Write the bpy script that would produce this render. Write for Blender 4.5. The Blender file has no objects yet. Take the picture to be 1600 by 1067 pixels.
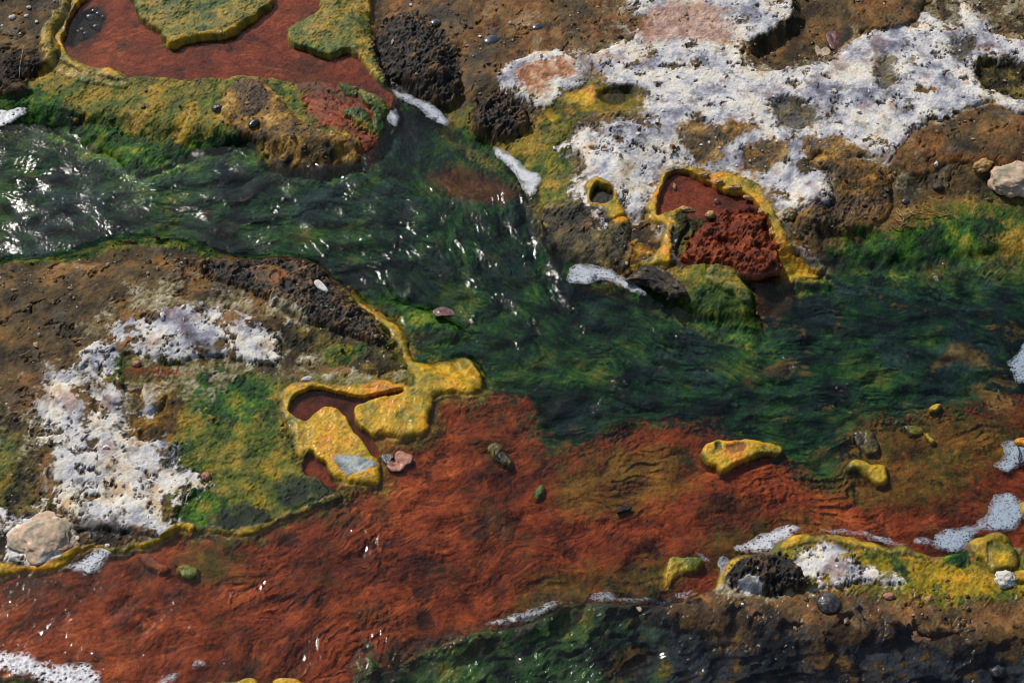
import bpy, bmesh, math, random
import numpy as np

# ------------------------------------------------------------------ camera, sky, sun, exposure
scene = bpy.context.scene
COL = scene.collection
TH = math.radians(48.0)      # the camera looks down this steeply
DIST = 3.11                  # metres from the camera to the middle of the picture
LENS = 70.0
CY, CZ = -DIST * math.cos(TH), DIST * math.sin(TH)
cd = bpy.data.cameras.new('camera')
cam = bpy.data.objects.new('camera', cd)
COL.objects.link(cam)
cam.location = (0, CY, CZ)
cam.rotation_euler = (math.pi / 2 - TH, 0, 0)
cd.lens = LENS
cd.sensor_width = 36.0
cd.clip_start = 0.05
cd.clip_end = 500.0
scene.camera = cam

SUN_EL, SUN_ROT = math.radians(44.0), math.radians(-38.0)
world = bpy.data.worlds.new('World')
scene.world = world
world.use_nodes = True
wn = world.node_tree
sky = wn.nodes.new('ShaderNodeTexSky')
sky.sky_type = 'NISHITA'
sky.sun_disc = False
sky.sun_elevation = SUN_EL
sky.sun_rotation = SUN_ROT
sky.dust_density = 2.0
sky.ozone_density = 1.0
bg = wn.nodes['Background']
bg.inputs['Strength'].default_value = 0.085
wn.links.new(sky.outputs[0], bg.inputs['Color'])

sd_ = bpy.data.lights.new('sun', 'SUN')
sd_.energy = 3.8
sd_.angle = math.radians(0.5)
sd_.color = (1.0, 0.955, 0.89)
sun = bpy.data.objects.new('sun', sd_)
COL.objects.link(sun)
sun.rotation_euler = (math.pi / 2 - SUN_EL, 0, math.pi - SUN_ROT)
sun.location = (-1, 2, 3)

scene.view_settings.view_transform = 'Standard'
scene.view_settings.look = 'None'
scene.view_settings.exposure = 0.0
scene.view_settings.gamma = 1.0
scene.view_settings.use_curve_mapping = False
scene.cycles.filter_width = 1.0

# ------------------------------------------------------------------ small maths
rng = np.random.default_rng(11)
f32 = np.float32
MM = 0.001


def unproj(u, v, z=0.0):
    """Photo pixel -> world x, y in mm on the level z (mm)."""
    u = np.asarray(u, float); v = np.asarray(v, float)
    a = (u - 800.0) / 1600.0 * 36.0 / LENS
    b = -(v - 533.5) / 1600.0 * 36.0 / LENS
    dy = math.cos(TH) + b * math.sin(TH)
    dz = -math.sin(TH) + b * math.cos(TH)
    t = (z * MM - CZ) / dz
    return a * t / MM, (CY + dy * t) / MM


def lin(c):
    c = np.asarray(c, float) / 255.0
    return np.where(c <= 0.04045, c / 12.92, ((c + 0.055) / 1.055) ** 2.4)


def ramp(t, stops):
    p = [s[0] for s in stops]
    c = np.array([lin(s[1]) for s in stops])
    return np.stack([np.interp(t, p, c[:, k]) for k in range(3)], -1).astype(f32)


def ss(a, b, x):
    t = np.clip((x - a) / (b - a), 0, 1)
    return (t * t * (3 - 2 * t)).astype(f32)


def mix(a, b, m):
    if a.ndim == 3 and m.ndim == 2:
        m = m[..., None]
    return a + (b - a) * m


_PERM = np.tile(rng.permutation(256), 3).astype(np.int32)
_ANG = rng.random(256) * 2 * np.pi
_GX, _GY = np.cos(_ANG).astype(f32), np.sin(_ANG).astype(f32)
_G3 = rng.normal(size=(256, 3)); _G3 /= np.linalg.norm(_G3, axis=1)[:, None]


def perlin(x, y, seed=0):
    x = x + seed * 17.31; y = y + seed * 9.77
    xi = np.floor(x).astype(np.int32); yi = np.floor(y).astype(np.int32)
    xf = (x - xi).astype(f32); yf = (y - yi).astype(f32)
    u = xf * xf * xf * (xf * (xf * 6 - 15) + 10)
    v = yf * yf * yf * (yf * (yf * 6 - 15) + 10)
    x0 = xi & 255; x1 = (xi + 1) & 255
    y0 = _PERM[(yi + seed * 7) & 255]; y1 = _PERM[(yi + 1 + seed * 7) & 255]
    h00 = _PERM[x0 + y0]; h10 = _PERM[x1 + y0]; h01 = _PERM[x0 + y1]; h11 = _PERM[x1 + y1]
    a = _GX[h00] * xf + _GY[h00] * yf
    b = _GX[h10] * (xf - 1) + _GY[h10] * yf
    c = _GX[h01] * xf + _GY[h01] * (yf - 1)
    d = _GX[h11] * (xf - 1) + _GY[h11] * (yf - 1)
    p = a + u * (b - a)
    return (p + v * ((c + u * (d - c)) - p)) * f32(1.6)


def perlin3(P, seed=0):
    P = P + seed * 13.7
    I = np.floor(P).astype(int); Fr = P - I
    U = Fr * Fr * Fr * (Fr * (Fr * 6 - 15) + 10)
    out = 0
    for dx in (0, 1):
        for dy in (0, 1):
            for dz in (0, 1):
                h = _PERM[(_PERM[(_PERM[(I[:, 0] + dx) & 255] + I[:, 1] + dy) & 255] + I[:, 2] + dz) & 255]
                g = _G3[h]
                d = (g * (Fr - np.array([dx, dy, dz]))).sum(1)
                w = (U[:, 0] if dx else 1 - U[:, 0]) * (U[:, 1] if dy else 1 - U[:, 1]) * (U[:, 2] if dz else 1 - U[:, 2])
                out = out + d * w
    return out * 1.6


def smooth_closed(P, k=3):
    P = np.asarray(P, float)
    n = len(P)
    out = []
    for i in range(n):
        p0, p1, p2, p3 = P[i - 1], P[i], P[(i + 1) % n], P[(i + 2) % n]
        for j in range(k):
            t = j / k
            out.append(0.5 * (2 * p1 + (p2 - p0) * t + (2 * p0 - 5 * p1 + 4 * p2 - p3) * t * t + (3 * p1 - p0 - 3 * p2 + p3) * t ** 3))
    return np.array(out)


def smooth_open(P, k=6):
    P = np.asarray(P, float)
    Q = np.vstack([2 * P[0] - P[1], P, 2 * P[-1] - P[-2]])
    out = []
    for i in range(1, len(Q) - 2):
        p0, p1, p2, p3 = Q[i - 1], Q[i], Q[i + 1], Q[i + 2]
        for j in range(k):
            t = j / k
            out.append(0.5 * (2 * p1 + (p2 - p0) * t + (2 * p0 - 5 * p1 + 4 * p2 - p3) * t * t + (3 * p1 - p0 - 3 * p2 + p3) * t ** 3))
    out.append(P[-1])
    return np.array(out)


def poly_sdf(px, py, P):
    """Signed distance (positive inside) of points to a closed polygon."""
    d2 = np.full(px.shape, 1e12, f32)
    ins = np.zeros(px.shape, bool)
    n = len(P)
    for i in range(n):
        ax, ay = P[i - 1]; bx, by = P[i]
        ex, ey = bx - ax, by - ay
        L = ex * ex + ey * ey + 1e-9
        wx, wy = px - ax, py - ay
        t = np.clip((wx * ex + wy * ey) / L, 0, 1)
        qx, qy = wx - ex * t, wy - ey * t
        np.minimum(d2, qx * qx + qy * qy, out=d2)
        if ay != by:
            c = ((ay > py) != (by > py)) & (px < (bx - ax) * (py - ay) / (by - ay) + ax)
            ins ^= c
    d = np.sqrt(d2)
    return np.where(ins, d, -d).astype(f32)


def world_poly(pts, z, smooth=3):
    p = np.asarray(pts, float)
    x, y = unproj(p[:, 0], p[:, 1], z)
    P = np.stack([x, y], 1)
    return smooth_closed(P, smooth) if smooth else P


# flow lines of the stream and of the rust coloured shallows (photo pixel, direction)
_FLOW = [(0, 280, 1, .12), (200, 300, 1, .12), (400, 320, 1, .12), (560, 330, 1, .35), (690, 400, .8, .6), (800, 340, .3, 1), (850, 430, .6, .8),
         (680, 220, .25, 1), (900, 520, 1, .45), (1100, 570, 1, .25), (1300, 560, 1, .15), (1500, 560, 1, .35), (1590, 600, .8, .6), (1400, 450, 1, .1),
         (1000, 470, 1, .5), (1500, 720, 1, -.1), (1250, 780, 1, -.1), (1000, 740, 1, -.35), (800, 760, 1, -.3), (900, 880, 1, -.25), (700, 900, .9, -.4),
         (500, 920, .9, -.5), (300, 940, 1, -.2), (100, 960, 1, -.15), (400, 1040, .5, -.9), (700, 660, .8, -.5), (330, 90, 1, .1), (530, 150, .5, .9), (150, 90, 1, -.4)]


class Field:
    """Heights, pigments and roughness of the ground on one grid (mm)."""

    def __init__(s, xs, ys, fine=True):
        s.xs, s.ys, s.fine = xs.astype(f32), ys.astype(f32), fine
        s.X, s.Y = np.meshgrid(s.xs, s.ys)
        s.shape = s.X.shape
        s.step = float(np.median(np.diff(xs)))
        s.cache = {}
        s.Hb = np.zeros(s.shape, f32)
        s.Hm = np.zeros(s.shape, f32)
        s.C = np.zeros(s.shape + (3,), f32)
        s.R = np.full(s.shape, .5, f32)
        s.id = np.zeros(s.shape, np.int16)
        s.ids = {}

    def n(s, seed, lam):
        k = ('n', seed, lam)
        if k not in s.cache:
            if lam < 1.6 * s.step and not s.fine:
                s.cache[k] = np.zeros(s.shape, f32)
            else:
                s.cache[k] = perlin(s.X / f32(lam), s.Y / f32(lam), seed)
        return s.cache[k]

    def fb(s, seed, lam, o, g=.55):
        k = ('f', seed, lam, o, g)
        if k not in s.cache:
            a, t = 1.0, 0
            for i in range(o):
                t = t + s.n(seed + i, lam / 2 ** i) * f32(a)
                a *= g
            s.cache[k] = t
        return s.cache[k]

    def worley(s, seed, c):
        k = ('w', seed, c)
        if k not in s.cache:
            wx = s.X + s.n(3, 10) * c * .25; wy = s.Y + s.n(4, 10) * c * .25
            gx, gy = np.floor(wx / c).astype(np.int32), np.floor(wy / c).astype(np.int32)
            fx, fy = wx / c - gx, wy / c - gy
            f1 = np.full(s.shape, 9., f32); f2 = f1.copy(); idn = np.zeros(s.shape, np.int32)
            for dx in (-1, 0, 1):
                for dy in (-1, 0, 1):
                    h = _PERM[((gx + dx) & 255) + _PERM[(gy + dy + seed) & 255]]
                    jx = (h * 37 & 255) / 255. * .9 + .05; jy = (h * 91 & 255) / 255. * .9 + .05
                    d = np.sqrt((dx + jx - fx) ** 2 + (dy + jy - fy) ** 2).astype(f32)
                    m = d < f1
                    f2 = np.where(m, f1, np.minimum(f2, d)); idn = np.where(m, h, idn); f1 = np.where(m, d, f1)
            s.cache[k] = (f1, f2, (idn / 255.).astype(f32))
        return s.cache[k]

    def flow(s):
        if 'flow' not in s.cache:
            cs = s.X[::6, ::6], s.Y[::6, ::6]
            sx = np.zeros(cs[0].shape, f32); sy = sx.copy()
            for u, v, du, dv in _FLOW:
                x, y = unproj(u, v); x2, y2 = unproj(u + du, v + dv)
                a = math.atan2(y2 - y, x2 - x)
                w = 1.0 / ((cs[0] - x) ** 2 + (cs[1] - y) ** 2 + 900.) ** 1.3
                sx += w * math.cos(a); sy += w * math.sin(a)
            A = np.repeat(np.repeat(np.arctan2(sy, sx), 6, 0), 6, 1)[:s.shape[0], :s.shape[1]]
            A = A + .7 * s.n(61, 80) + .6 * s.n(62, 30) + .35 * s.n(63, 14)
            s.cache['flow'] = np.cos(A).astype(f32), np.sin(A).astype(f32)
        return s.cache['flow']

    def lic(s, seed, src_lam, steps):
        """Noise smeared along the flow lines: the grain of streamers and current."""
        k = ('l', seed, src_lam, steps)
        if k not in s.cache:
            src = s.n(seed, src_lam) if src_lam else np.random.default_rng(seed).normal(size=s.shape).astype(f32)
            if not s.fine:
                s.cache[k] = src * f32(.5); return s.cache[k]
            fx, fy = s.flow()
            fy = fy * f32(s.step / float(s.ys[1] - s.ys[0]))
            ny, nx = s.shape
            J, I = np.meshgrid(np.arange(ny, dtype=f32), np.arange(nx, dtype=f32), indexing='ij')
            acc = src.copy()
            for sg in (1, -1):
                a, b = I.copy(), J.copy()
                for _ in range(steps):
                    ai = np.clip(a + .5, 0, nx - 1).astype(np.int32); bi = np.clip(b + .5, 0, ny - 1).astype(np.int32)
                    q = bi * nx + ai
                    a += sg * fx.ravel()[q]; b += sg * fy.ravel()[q]
                    ai = np.clip(a + .5, 0, nx - 1).astype(np.int32); bi = np.clip(b + .5, 0, ny - 1).astype(np.int32)
                    acc += src.ravel()[bi * nx + ai]
            acc /= acc.std()
            s.cache[k] = (acc * f32(.5)).astype(f32)
        return s.cache[k]

    # ---- one patch of ground: outline in photo pixels at level z, laid over what is there
    def layer(s, pts, z, style, soft=5, amp=4, dh=0, w=10, shape='round', setz=None, obj=None, warp=4, smooth=3, micro=1.0, alpha=1.0, tint=None, gaps=None, rag=1.0, grow=0):
        P = world_poly(pts, z, smooth)
        pad = 30 + soft + abs(amp)
        x0, y0 = P.min(0) - pad; x1, y1 = P.max(0) + pad
        x0, x1 = max(x0, s.xs[0] - 20), min(x1, s.xs[-1] + 20)
        y0, y1 = max(y0, s.ys[0] - 20), min(y1, s.ys[-1] + 20)
        i0, i1 = np.searchsorted(s.xs, (x0, x1)); j0, j1 = np.searchsorted(s.ys, (y0, y1))
        if i1 - i0 < 2 or j1 - j0 < 2:
            return
        S = (slice(j0, j1), slice(i0, i1))
        X, Y = s.X[S], s.Y[S]
        wx = X + warp * s.n(21, 34)[S] + .5 * warp * s.n(22, 14)[S]
        wy = Y + warp * s.n(23, 34)[S] + .5 * warp * s.n(24, 14)[S]
        if s.fine:
            g = 4.0
            gx = np.arange(x0 - 3 * g - warp, x1 + 3 * g + warp, g); gy = np.arange(y0 - 3 * g - warp, y1 + 3 * g + warp, g)
            GX, GY = np.meshgrid(gx, gy)
            D = poly_sdf(GX, GY, P)
            a = np.clip((wx - gx[0]) / g, 0, len(gx) - 1.001); b = np.clip((wy - gy[0]) / g, 0, len(gy) - 1.001)
            ai, bi = a.astype(np.int32), b.astype(np.int32)
            fa, fb_ = a - ai, b - bi
            sd = (D[bi, ai] * (1 - fa) + D[bi, ai + 1] * fa) * (1 - fb_) + (D[bi + 1, ai] * (1 - fa) + D[bi + 1, ai + 1] * fa) * fb_
        else:
            sd = poly_sdf(wx, wy, P)
        sd = sd + f32(grow)
        e = sd + amp * (.8 * s.n(31, 20)[S] + rag * (.6 * s.n(32, 9)[S] + .5 * s.n(33, 5)[S] + .3 * s.n(34, 3.5)[S]))
        m = ss(-soft / 2, soft / 2, e) * f32(alpha)
        if gaps is not None:
            m = m * (1 - ss(gaps, gaps + .3, s.fb(35, 48, 5, .72)[S] + ss(30, 4, sd) * .35))
        sh = sd + min(abs(amp), 2.0) * .5 * s.n(31, 20)[S]
        if dh:
            t = np.clip(sh / w, 0, 1)
            r = np.sqrt(np.clip(1 - (1 - t) ** 2, 0, 1)) if shape == 'round' else t * t * (3 - 2 * t)
            s.Hb[S] += (dh * r).astype(f32)
        if setz is not None:
            k = ss(-w / 2, w / 2, sh)
            s.Hb[S] = mix(s.Hb[S], f32(setz), k)
            s.Hm[S] = mix(s.Hm[S], f32(0), k)
        if style is not None:
            c, r, h = style(s, S, sd)
            if tint is not None:
                c = c * np.asarray(tint, f32)
            s.C[S] = mix(s.C[S], c, m)
            s.R[S] = mix(s.R[S], r, m)
            s.Hm[S] = mix(s.Hm[S], (h * micro).astype(f32), m)
        if obj is not None:
            k = s.ids.setdefault(obj, len(s.ids) + 1)
            s.id[S] = np.where(m > .5, k, s.id[S])
        return S, sd, m


# ------------------------------------------------------------------ what each kind of ground looks like: pigment, roughness, relief
def full(a, v):
    return np.full(a.shape[:2], v, f32)


def speck(s, S, c, lo=.5, amt=.2):
    """Grain that runs over every natural surface: three fine octaves."""
    g = .5 * s.n(95, 3.5)[S] + .4 * s.n(93, 6)[S] + .35 * s.n(92, 11)[S]
    return c * np.clip(1 + amt * 1.6 * g, .3, 2)[..., None]


def st_brown(s, S, sd, shift=0.0, seed=40):
    t = s.fb(seed, 90, 6, .68)[S] + shift
    c = ramp(t, [(-1.4, (28, 24, 17)), (-.7, (52, 43, 27)), (-.1, (80, 64, 37)), (.4, (104, 78, 41)), (.9, (126, 88, 43)), (1.5, (144, 122, 90))])
    c = mix(c, ramp(s.n(45, 6)[S], [(-1, (50, 46, 40)), (1, (112, 102, 88))]), ss(.35, 1.1, s.fb(46, 60, 5, .65)[S]) * .6)
    c = mix(c, ramp(s.n(45, 6)[S], [(-1, (24, 19, 14)), (1, (52, 38, 24))]), ss(.3, .9, s.fb(65, 70, 5, .7)[S]) * .75)
    pit = ss(.75, .95, s.n(47, 9)[S] + .35 * s.n(48, 40)[S])
    c = mix(c, ramp(pit, [(0, (30, 22, 15)), (1, (26, 20, 14))]), pit * .85)
    sp = ss(1.0, 1.15, s.n(49, 5)[S] + .2 * s.n(48, 60)[S])
    c = mix(c, ramp(sp, [(0, (176, 166, 148)), (1, (190, 182, 168))]), sp * .8)
    c = speck(s, S, c, amt=.3)
    rg = 1 - np.abs(s.fb(66, 60, 4, .55)[S])
    h = 2.6 * s.fb(50, 45, 5, .55)[S] - 2.2 * pit + .8 * sp - 4.5 * ss(.86, 1.0, rg) * ss(-.2, .5, s.n(48, 40)[S])
    return c, full(c, .62) - .12 * ss(0, .8, s.n(48, 40)[S]), h


def st_orange(s, S, sd):
    c, r, h = st_brown(s, S, sd, .3, 52)
    o = ss(-.3, .7, s.fb(56, 80, 6, .68)[S])
    c = mix(c, speck(s, S, ramp(s.fb(57, 24, 4, .7)[S], [(-1, (58, 34, 13)), (0, (98, 58, 19)), (1, (144, 92, 34))]), amt=.25), o * .75)
    return c, r - .12, h * .8


def st_dark(s, S, sd):
    f1, f2, cid = s.worley(5, 24)
    g1, g2, _ = s.worley(9, 9)
    t = s.fb(58, 40, 6, .72)[S]
    c = ramp(t, [(-1, (12, 10, 8)), (-.2, (26, 21, 16)), (.35, (52, 40, 26)), (.8, (92, 64, 34)), (1.4, (124, 98, 64))])
    sp = ss(.9, 1.1, s.n(59, 5)[S] + .3 * s.n(48, 40)[S])
    c = mix(c, ramp(sp, [(0, (150, 140, 122)), (1, (176, 168, 152))]), sp * .7)
    c = speck(s, S, c, amt=.35)
    kn = .25 + .75 * ss(-.5, .6, s.fb(67, 34, 3)[S])
    h = (-6.0 * f1[S] - 3.4 * g1[S] + 5) * kn + 4.5 * t + 1.4 * s.n(60, 5)[S]
    return c, full(c, .55), h


def st_white(s, S, sd, warmth=0.0, holes=0.0):
    t = s.fb(70, 70, 6, .7)[S] + warmth
    c = ramp(t, [(-1.6, (100, 101, 114)), (-.95, (146, 147, 158)), (-.45, (190, 189, 192)), (.1, (218, 214, 206)), (.6, (222, 212, 192)), (1.2, (204, 176, 140))])
    pk = ss(.35, 1.0, s.fb(74, 85, 5, .65)[S])
    c = mix(c, ramp(t, [(-1, (120, 88, 84)), (1, (190, 146, 120))]), pk * .65)
    gr = ss(.3, .95, s.fb(78, 30, 5, .7)[S])
    c = mix(c, ramp(t, [(-1, (88, 84, 84)), (1, (150, 138, 124))]), gr * .7)
    pn = s.fb(81, 34, 5, .75)[S] + .8 * s.n(84, 110)[S] + holes
    ed = ss(14, 0, sd) * .28
    pit = ss(.9, 1.15, pn + ed)
    c = mix(c, speck(s, S, ramp(s.n(85, 7)[S], [(-1, (24, 19, 12)), (0, (66, 50, 28)), (1, (112, 86, 46))]), amt=.3), pit * .92)
    c = speck(s, S, c, amt=.11)
    f1, f2, cid = s.worley(13, 17)
    g1, g2, _ = s.worley(17, 7)
    lump = ss(-.6, .6, s.n(84, 60)[S])
    h = (.9 * (.6 - f1[S]) + .5 * (.6 - g1[S])) * (.05 + .95 * lump) + 3.2 * s.fb(86, 70, 6, .5)[S] - 3.6 * pit
    return c, full(c, .85), h


def st_yellow(s, S, sd, green=0.0):
    t = s.fb(90, 60, 5, .6)[S] * .9 - green
    c = ramp(t, [(-1.3, (58, 64, 10)), (-.75, (108, 102, 8)), (-.3, (166, 138, 6)), (.15, (200, 152, 8)), (.55, (210, 140, 12)), (1.1, (196, 122, 44))])
    c = mix(c, ramp(t, [(-1, (30, 40, 8)), (1, (84, 82, 10))]), ss(7.5, -1.0, sd + 2 * s.n(32, 9)[S]) * .9)
    sp = ss(.7, .95, s.n(94, 4)[S])
    c = mix(c, ramp(sp, [(0, (66, 54, 12)), (1, (52, 40, 12))]), sp * .6)
    mo = ss(.1, .8, s.fb(98, 24, 6, .75)[S])
    c = mix(c, ramp(s.n(97, 8)[S], [(-1, (96, 92, 12)), (0, (150, 112, 22)), (1, (184, 122, 40))]), mo * .72)
    c = speck(s, S, c, amt=.22)
    return c, full(c, .48), 1.5 * s.fb(96, 26, 5, .6)[S] + .3 * s.n(60, 5)[S]


def st_olive(s, S, sd, green=0.0):
    t = s.fb(100, 60, 6, .7)[S] - green
    c = ramp(t, [(-1.6, (20, 46, 16)), (-.95, (48, 76, 22)), (-.4, (84, 94, 30)), (.05, (114, 108, 38)), (.5, (142, 120, 44)), (1.0, (162, 128, 34)), (1.5, (176, 154, 92))])
    y = ss(.4, .9, s.fb(104, 30, 4, .65)[S])
    c = mix(c, ramp(t, [(-1, (116, 122, 8)), (1, (176, 138, 10))]), y * .6)
    g = ss(.3, .9, s.fb(107, 40, 5, .7)[S])
    c = mix(c, ramp(t, [(-1, (26, 40, 22)), (1, (84, 90, 58))]), g * .6)
    q = s.fb(111, 70, 5, .6)[S] * 2.4
    fq = q - np.floor(q)
    c = c * (.72 + .4 * fq)[..., None]
    c = speck(s, S, c, amt=.3)
    h = 1.5 * s.fb(110, 40, 5, .55)[S] + .4 * s.n(60, 5)[S] + 1.5 * (np.floor(q) + ss(.0, .22, fq))
    return c, full(c, .55), h


def st_green(s, S, sd):
    t = s.fb(114, 52, 6, .7)[S]
    c = ramp(t, [(-1.3, (9, 28, 13)), (-.6, (18, 48, 18)), (-.05, (31, 72, 20)), (.45, (62, 102, 24)), (.95, (116, 124, 30)), (1.5, (150, 128, 52))])
    c = speck(s, S, c, amt=.34)
    q = s.fb(119, 60, 5, .6)[S] * 2
    fq = q - np.floor(q)
    h = 1.7 * s.fb(118, 34, 5, .6)[S] + .6 * s.n(60, 5)[S] + 1.3 * (np.floor(q) + ss(0, .25, fq))
    return c, full(c, .55), h


def st_ochre(s, S, sd):
    t = s.fb(122, 40, 6, .72)[S]
    c = ramp(t, [(-1.2, (34, 26, 12)), (-.5, (72, 54, 18)), (.05, (114, 82, 22)), (.55, (146, 106, 32)), (1.1, (180, 144, 72))])
    c = speck(s, S, c, amt=.36)
    h = 2.0 * s.fb(126, 30, 5, .62)[S] + .8 * s.n(60, 5)[S]
    return c, full(c, .6), h


def st_rust(s, S, sd, pale=0.0):
    l1 = s.lic(131, 0, 26)[S]; l2 = s.lic(132, 6, 16)[S]; l3 = s.lic(134, 0, 7)[S]
    t = s.fb(133, 150, 6, .62)[S]
    f = s.fb(147, 30, 5, .66)[S]
    z = ss(-.5, .5, s.fb(139, 150, 3)[S])          # where streamers lie combed, and where the silt is mottled
    q = (s.fb(148, 85, 5, .58)[S] + .1 * l2) * 1.9    # overlapping silt skins
    fq = q - np.floor(q)
    lip = ss(.12, .0, fq) + ss(.93, 1.0, fq)
    fl = ss(.95, 1.15, s.n(69, 9)[S] + .3 * s.n(68, 50)[S])
    k = (.18 + .26 * z) * l1 + .16 * l2 * z + .3 * l3 + .62 * t + .3 * f * (1.25 - .7 * z) + .35 * (fq - .5) + pale
    c = ramp(k, [(-1.5, (26, 15, 15)), (-.85, (62, 30, 19)), (-.3, (104, 47, 24)), (.15, (132, 60, 28)), (.6, (156, 75, 34)), (1.1, (190, 104, 52)), (1.6, (216, 148, 92))])
    br = ss(.2, .95, s.fb(138, 110, 6, .68)[S] + .25 * l1)
    c = mix(c, ramp(f, [(-1, (34, 36, 16)), (1, (88, 68, 30))]), br * .62)
    dk = ss(.6, 1.1, s.fb(142, 80, 6, .68)[S] + .2 * l1)
    c = mix(c, ramp(l1, [(-1, (20, 13, 15)), (1, (52, 30, 26))]), dk * .8)
    hot = ss(.75, 1.2, s.fb(149, 60, 5, .6)[S] + .3 * l1)
    c = mix(c, ramp(l1, [(-1, (150, 66, 22)), (1, (196, 104, 44))]), hot * .55)
    c = mix(c, ramp(l1, [(-1, (24, 14, 14)), (1, (60, 36, 24))]), fl * .7)
    c = mix(c, ramp(l1, [(-1, (58, 24, 14)), (1, (84, 36, 18))]), lip * .24)
    h = .2 * l2 * z + .1 * l1 + 2.6 * s.fb(146, 80, 4, .5)[S] + .6 * f - 1.5 * dk + 1.0 * (np.floor(q) + ss(0, .3, fq)) - .7
    return c, full(c, .6), h


def st_bed(s, S, sd):
    l1 = s.lic(151, 0, 12)[S]; l2 = s.lic(152, 9, 8)[S]
    t = s.fb(153, 95, 6, .68)[S]
    k = .5 * l1 + .3 * l2 + .95 * t
    c = ramp(k, [(-1.6, (5, 13, 15)), (-.9, (9, 25, 22)), (-.3, (16, 43, 30)), (.3, (29, 66, 33)), (.85, (60, 92, 34)), (1.2, (92, 98, 28)), (1.6, (120, 104, 50))])
    X, Y = s.X[S], s.Y[S]
    right = ss(150, 600, X)
    tn = ss(1.0, 1.5, s.fb(158, 60, 5, .66)[S] + .4 * l2 + .42 * right)
    c = mix(c, ramp(l1, [(-1, (70, 50, 20)), (1, (136, 98, 46))]), tn * .75)
    bl = ss(.1, .9, s.fb(162, 130, 4, .6)[S])
    c = mix(c, ramp(k, [(-1, (16, 28, 36)), (1, (52, 72, 74))]), bl * .75)  # bluish patches: reflected sky mixed into the bed pigment
    c = speck(s, S, c, amt=.26)
    h = .6 * l2 + .2 * l1 + 3 * s.fb(166, 70, 5, .55)[S]
    return c, full(c, .6), h


def st_sky_slate(s, S, sd):
    l2 = s.lic(172, 9, 10)[S]
    t = s.fb(173, 75, 6, .66)[S]
    X, Y = s.X[S], s.Y[S]
    g = ss(250, 30, X + 90 * s.n(175, 60)[S] + 50 * s.n(176, 25)[S])
    q = (s.fb(178, 95, 5, .55)[S] + .15 * l2) * 2.2          # thin sheets of rock lapping over each other
    fq = q - np.floor(q)
    lip = ss(.16, .0, fq) + ss(.9, 1.0, fq)
    c = ramp(t + .2 * l2, [(-1.2, (16, 14, 13)), (-.5, (32, 31, 33)), (.0, (54, 56, 64)), (.35, (66, 66, 72)), (.6, (84, 62, 36)), (.9, (132, 92, 42)), (1.4, (160, 118, 64))])  # blue-grey middle tones are sky reflection painted into the rock colour
    cg = ramp(t + .2 * l2, [(-1.2, (9, 20, 10)), (-.5, (26, 54, 20)), (0, (52, 86, 38)), (.4, (76, 106, 54)), (.8, (112, 126, 46)), (1.2, (160, 136, 48))])
    c = mix(c, cg, g)
    c = c * (1 - .45 * np.clip(lip, 0, 1))[..., None]
    c = speck(s, S, c, amt=.22)
    h = 2.4 * s.fb(176, 110, 4, .5)[S] + .4 * l2 + 1.1 * (np.floor(q) + ss(0, .3, fq)) - 1
    return c, full(c, .5), h


def st_redlump(s, S, sd):
    g1, g2, _ = s.worley(25, 11)
    t = s.fb(180, 24, 5, .65)[S]
    q = s.fb(182, 48, 5, .62)[S] * 3.0 + s.Y[S] / 26.0          # scalloped steps going down towards the stream
    fq = q - np.floor(q)
    c = ramp(t, [(-1, (56, 20, 9)), (0, (102, 41, 16)), (1, (146, 70, 30))])
    c = speck(s, S, c, amt=.18)
    h = 3.2 * (np.floor(q) + ss(0, .28, fq) - s.Y[S] / 26.0) + 1.2 * (.6 - g1[S]) + 1.6 * t
    return c, full(c, .4), h


def st_redpool(s, S, sd):
    c, r, h = st_rust(s, S, sd, .25)
    c = mix(c, ramp(s.fb(57, 24, 4, .7)[S], [(-1, (100, 50, 40)), (1, (156, 82, 60))]), full(c, .35))
    return c, r, h * .35


def st_cream(s, S, sd):
    t = s.fb(184, 26, 6, .72)[S]
    c = ramp(t, [(-1, (60, 54, 32)), (-.3, (116, 106, 72)), (.3, (160, 150, 116)), (1, (188, 182, 164))])
    return speck(s, S, c, amt=.2), full(c, .75), 2.2 * t + .6 * s.n(60, 5)[S]


def st_grey(s, S, sd):
    t = s.fb(188, 34, 5, .68)[S]
    c = ramp(t, [(-1, (92, 98, 98)), (0, (138, 146, 146)), (1, (182, 186, 182))])
    return speck(s, S, c, amt=.14), full(c, .7), .8 * t


def st_pink(s, S, sd):
    t = s.fb(192, 26, 5, .7)[S]
    c = ramp(t, [(-1, (128, 82, 56)), (0, (168, 116, 82)), (1, (198, 164, 136))])
    return speck(s, S, c, amt=.16), full(c, .75), 1.8 * t


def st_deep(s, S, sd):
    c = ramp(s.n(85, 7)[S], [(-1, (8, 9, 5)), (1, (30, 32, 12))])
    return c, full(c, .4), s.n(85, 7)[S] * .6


def st_tan(s, S, sd):
    t = s.fb(196, 44, 6, .68)[S]
    c = ramp(t, [(-1.2, (66, 46, 22)), (-.4, (98, 70, 34)), (.2, (124, 90, 46)), (1, (152, 116, 68))])
    return speck(s, S, c, amt=.24), full(c, .55), 1.2 * t


def st_darkgreen(s, S, sd):
    f1, f2, cid = s.worley(29, 14)
    t = s.fb(200, 30, 5, .68)[S]
    c = ramp(t, [(-1, (8, 16, 9)), (0, (16, 32, 13)), (.7, (42, 56, 18)), (1.2, (84, 80, 26))])
    return speck(s, S, c, amt=.2), full(c, .3), 2.6 * (.7 - f1[S]) + 1.0 * t


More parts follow.
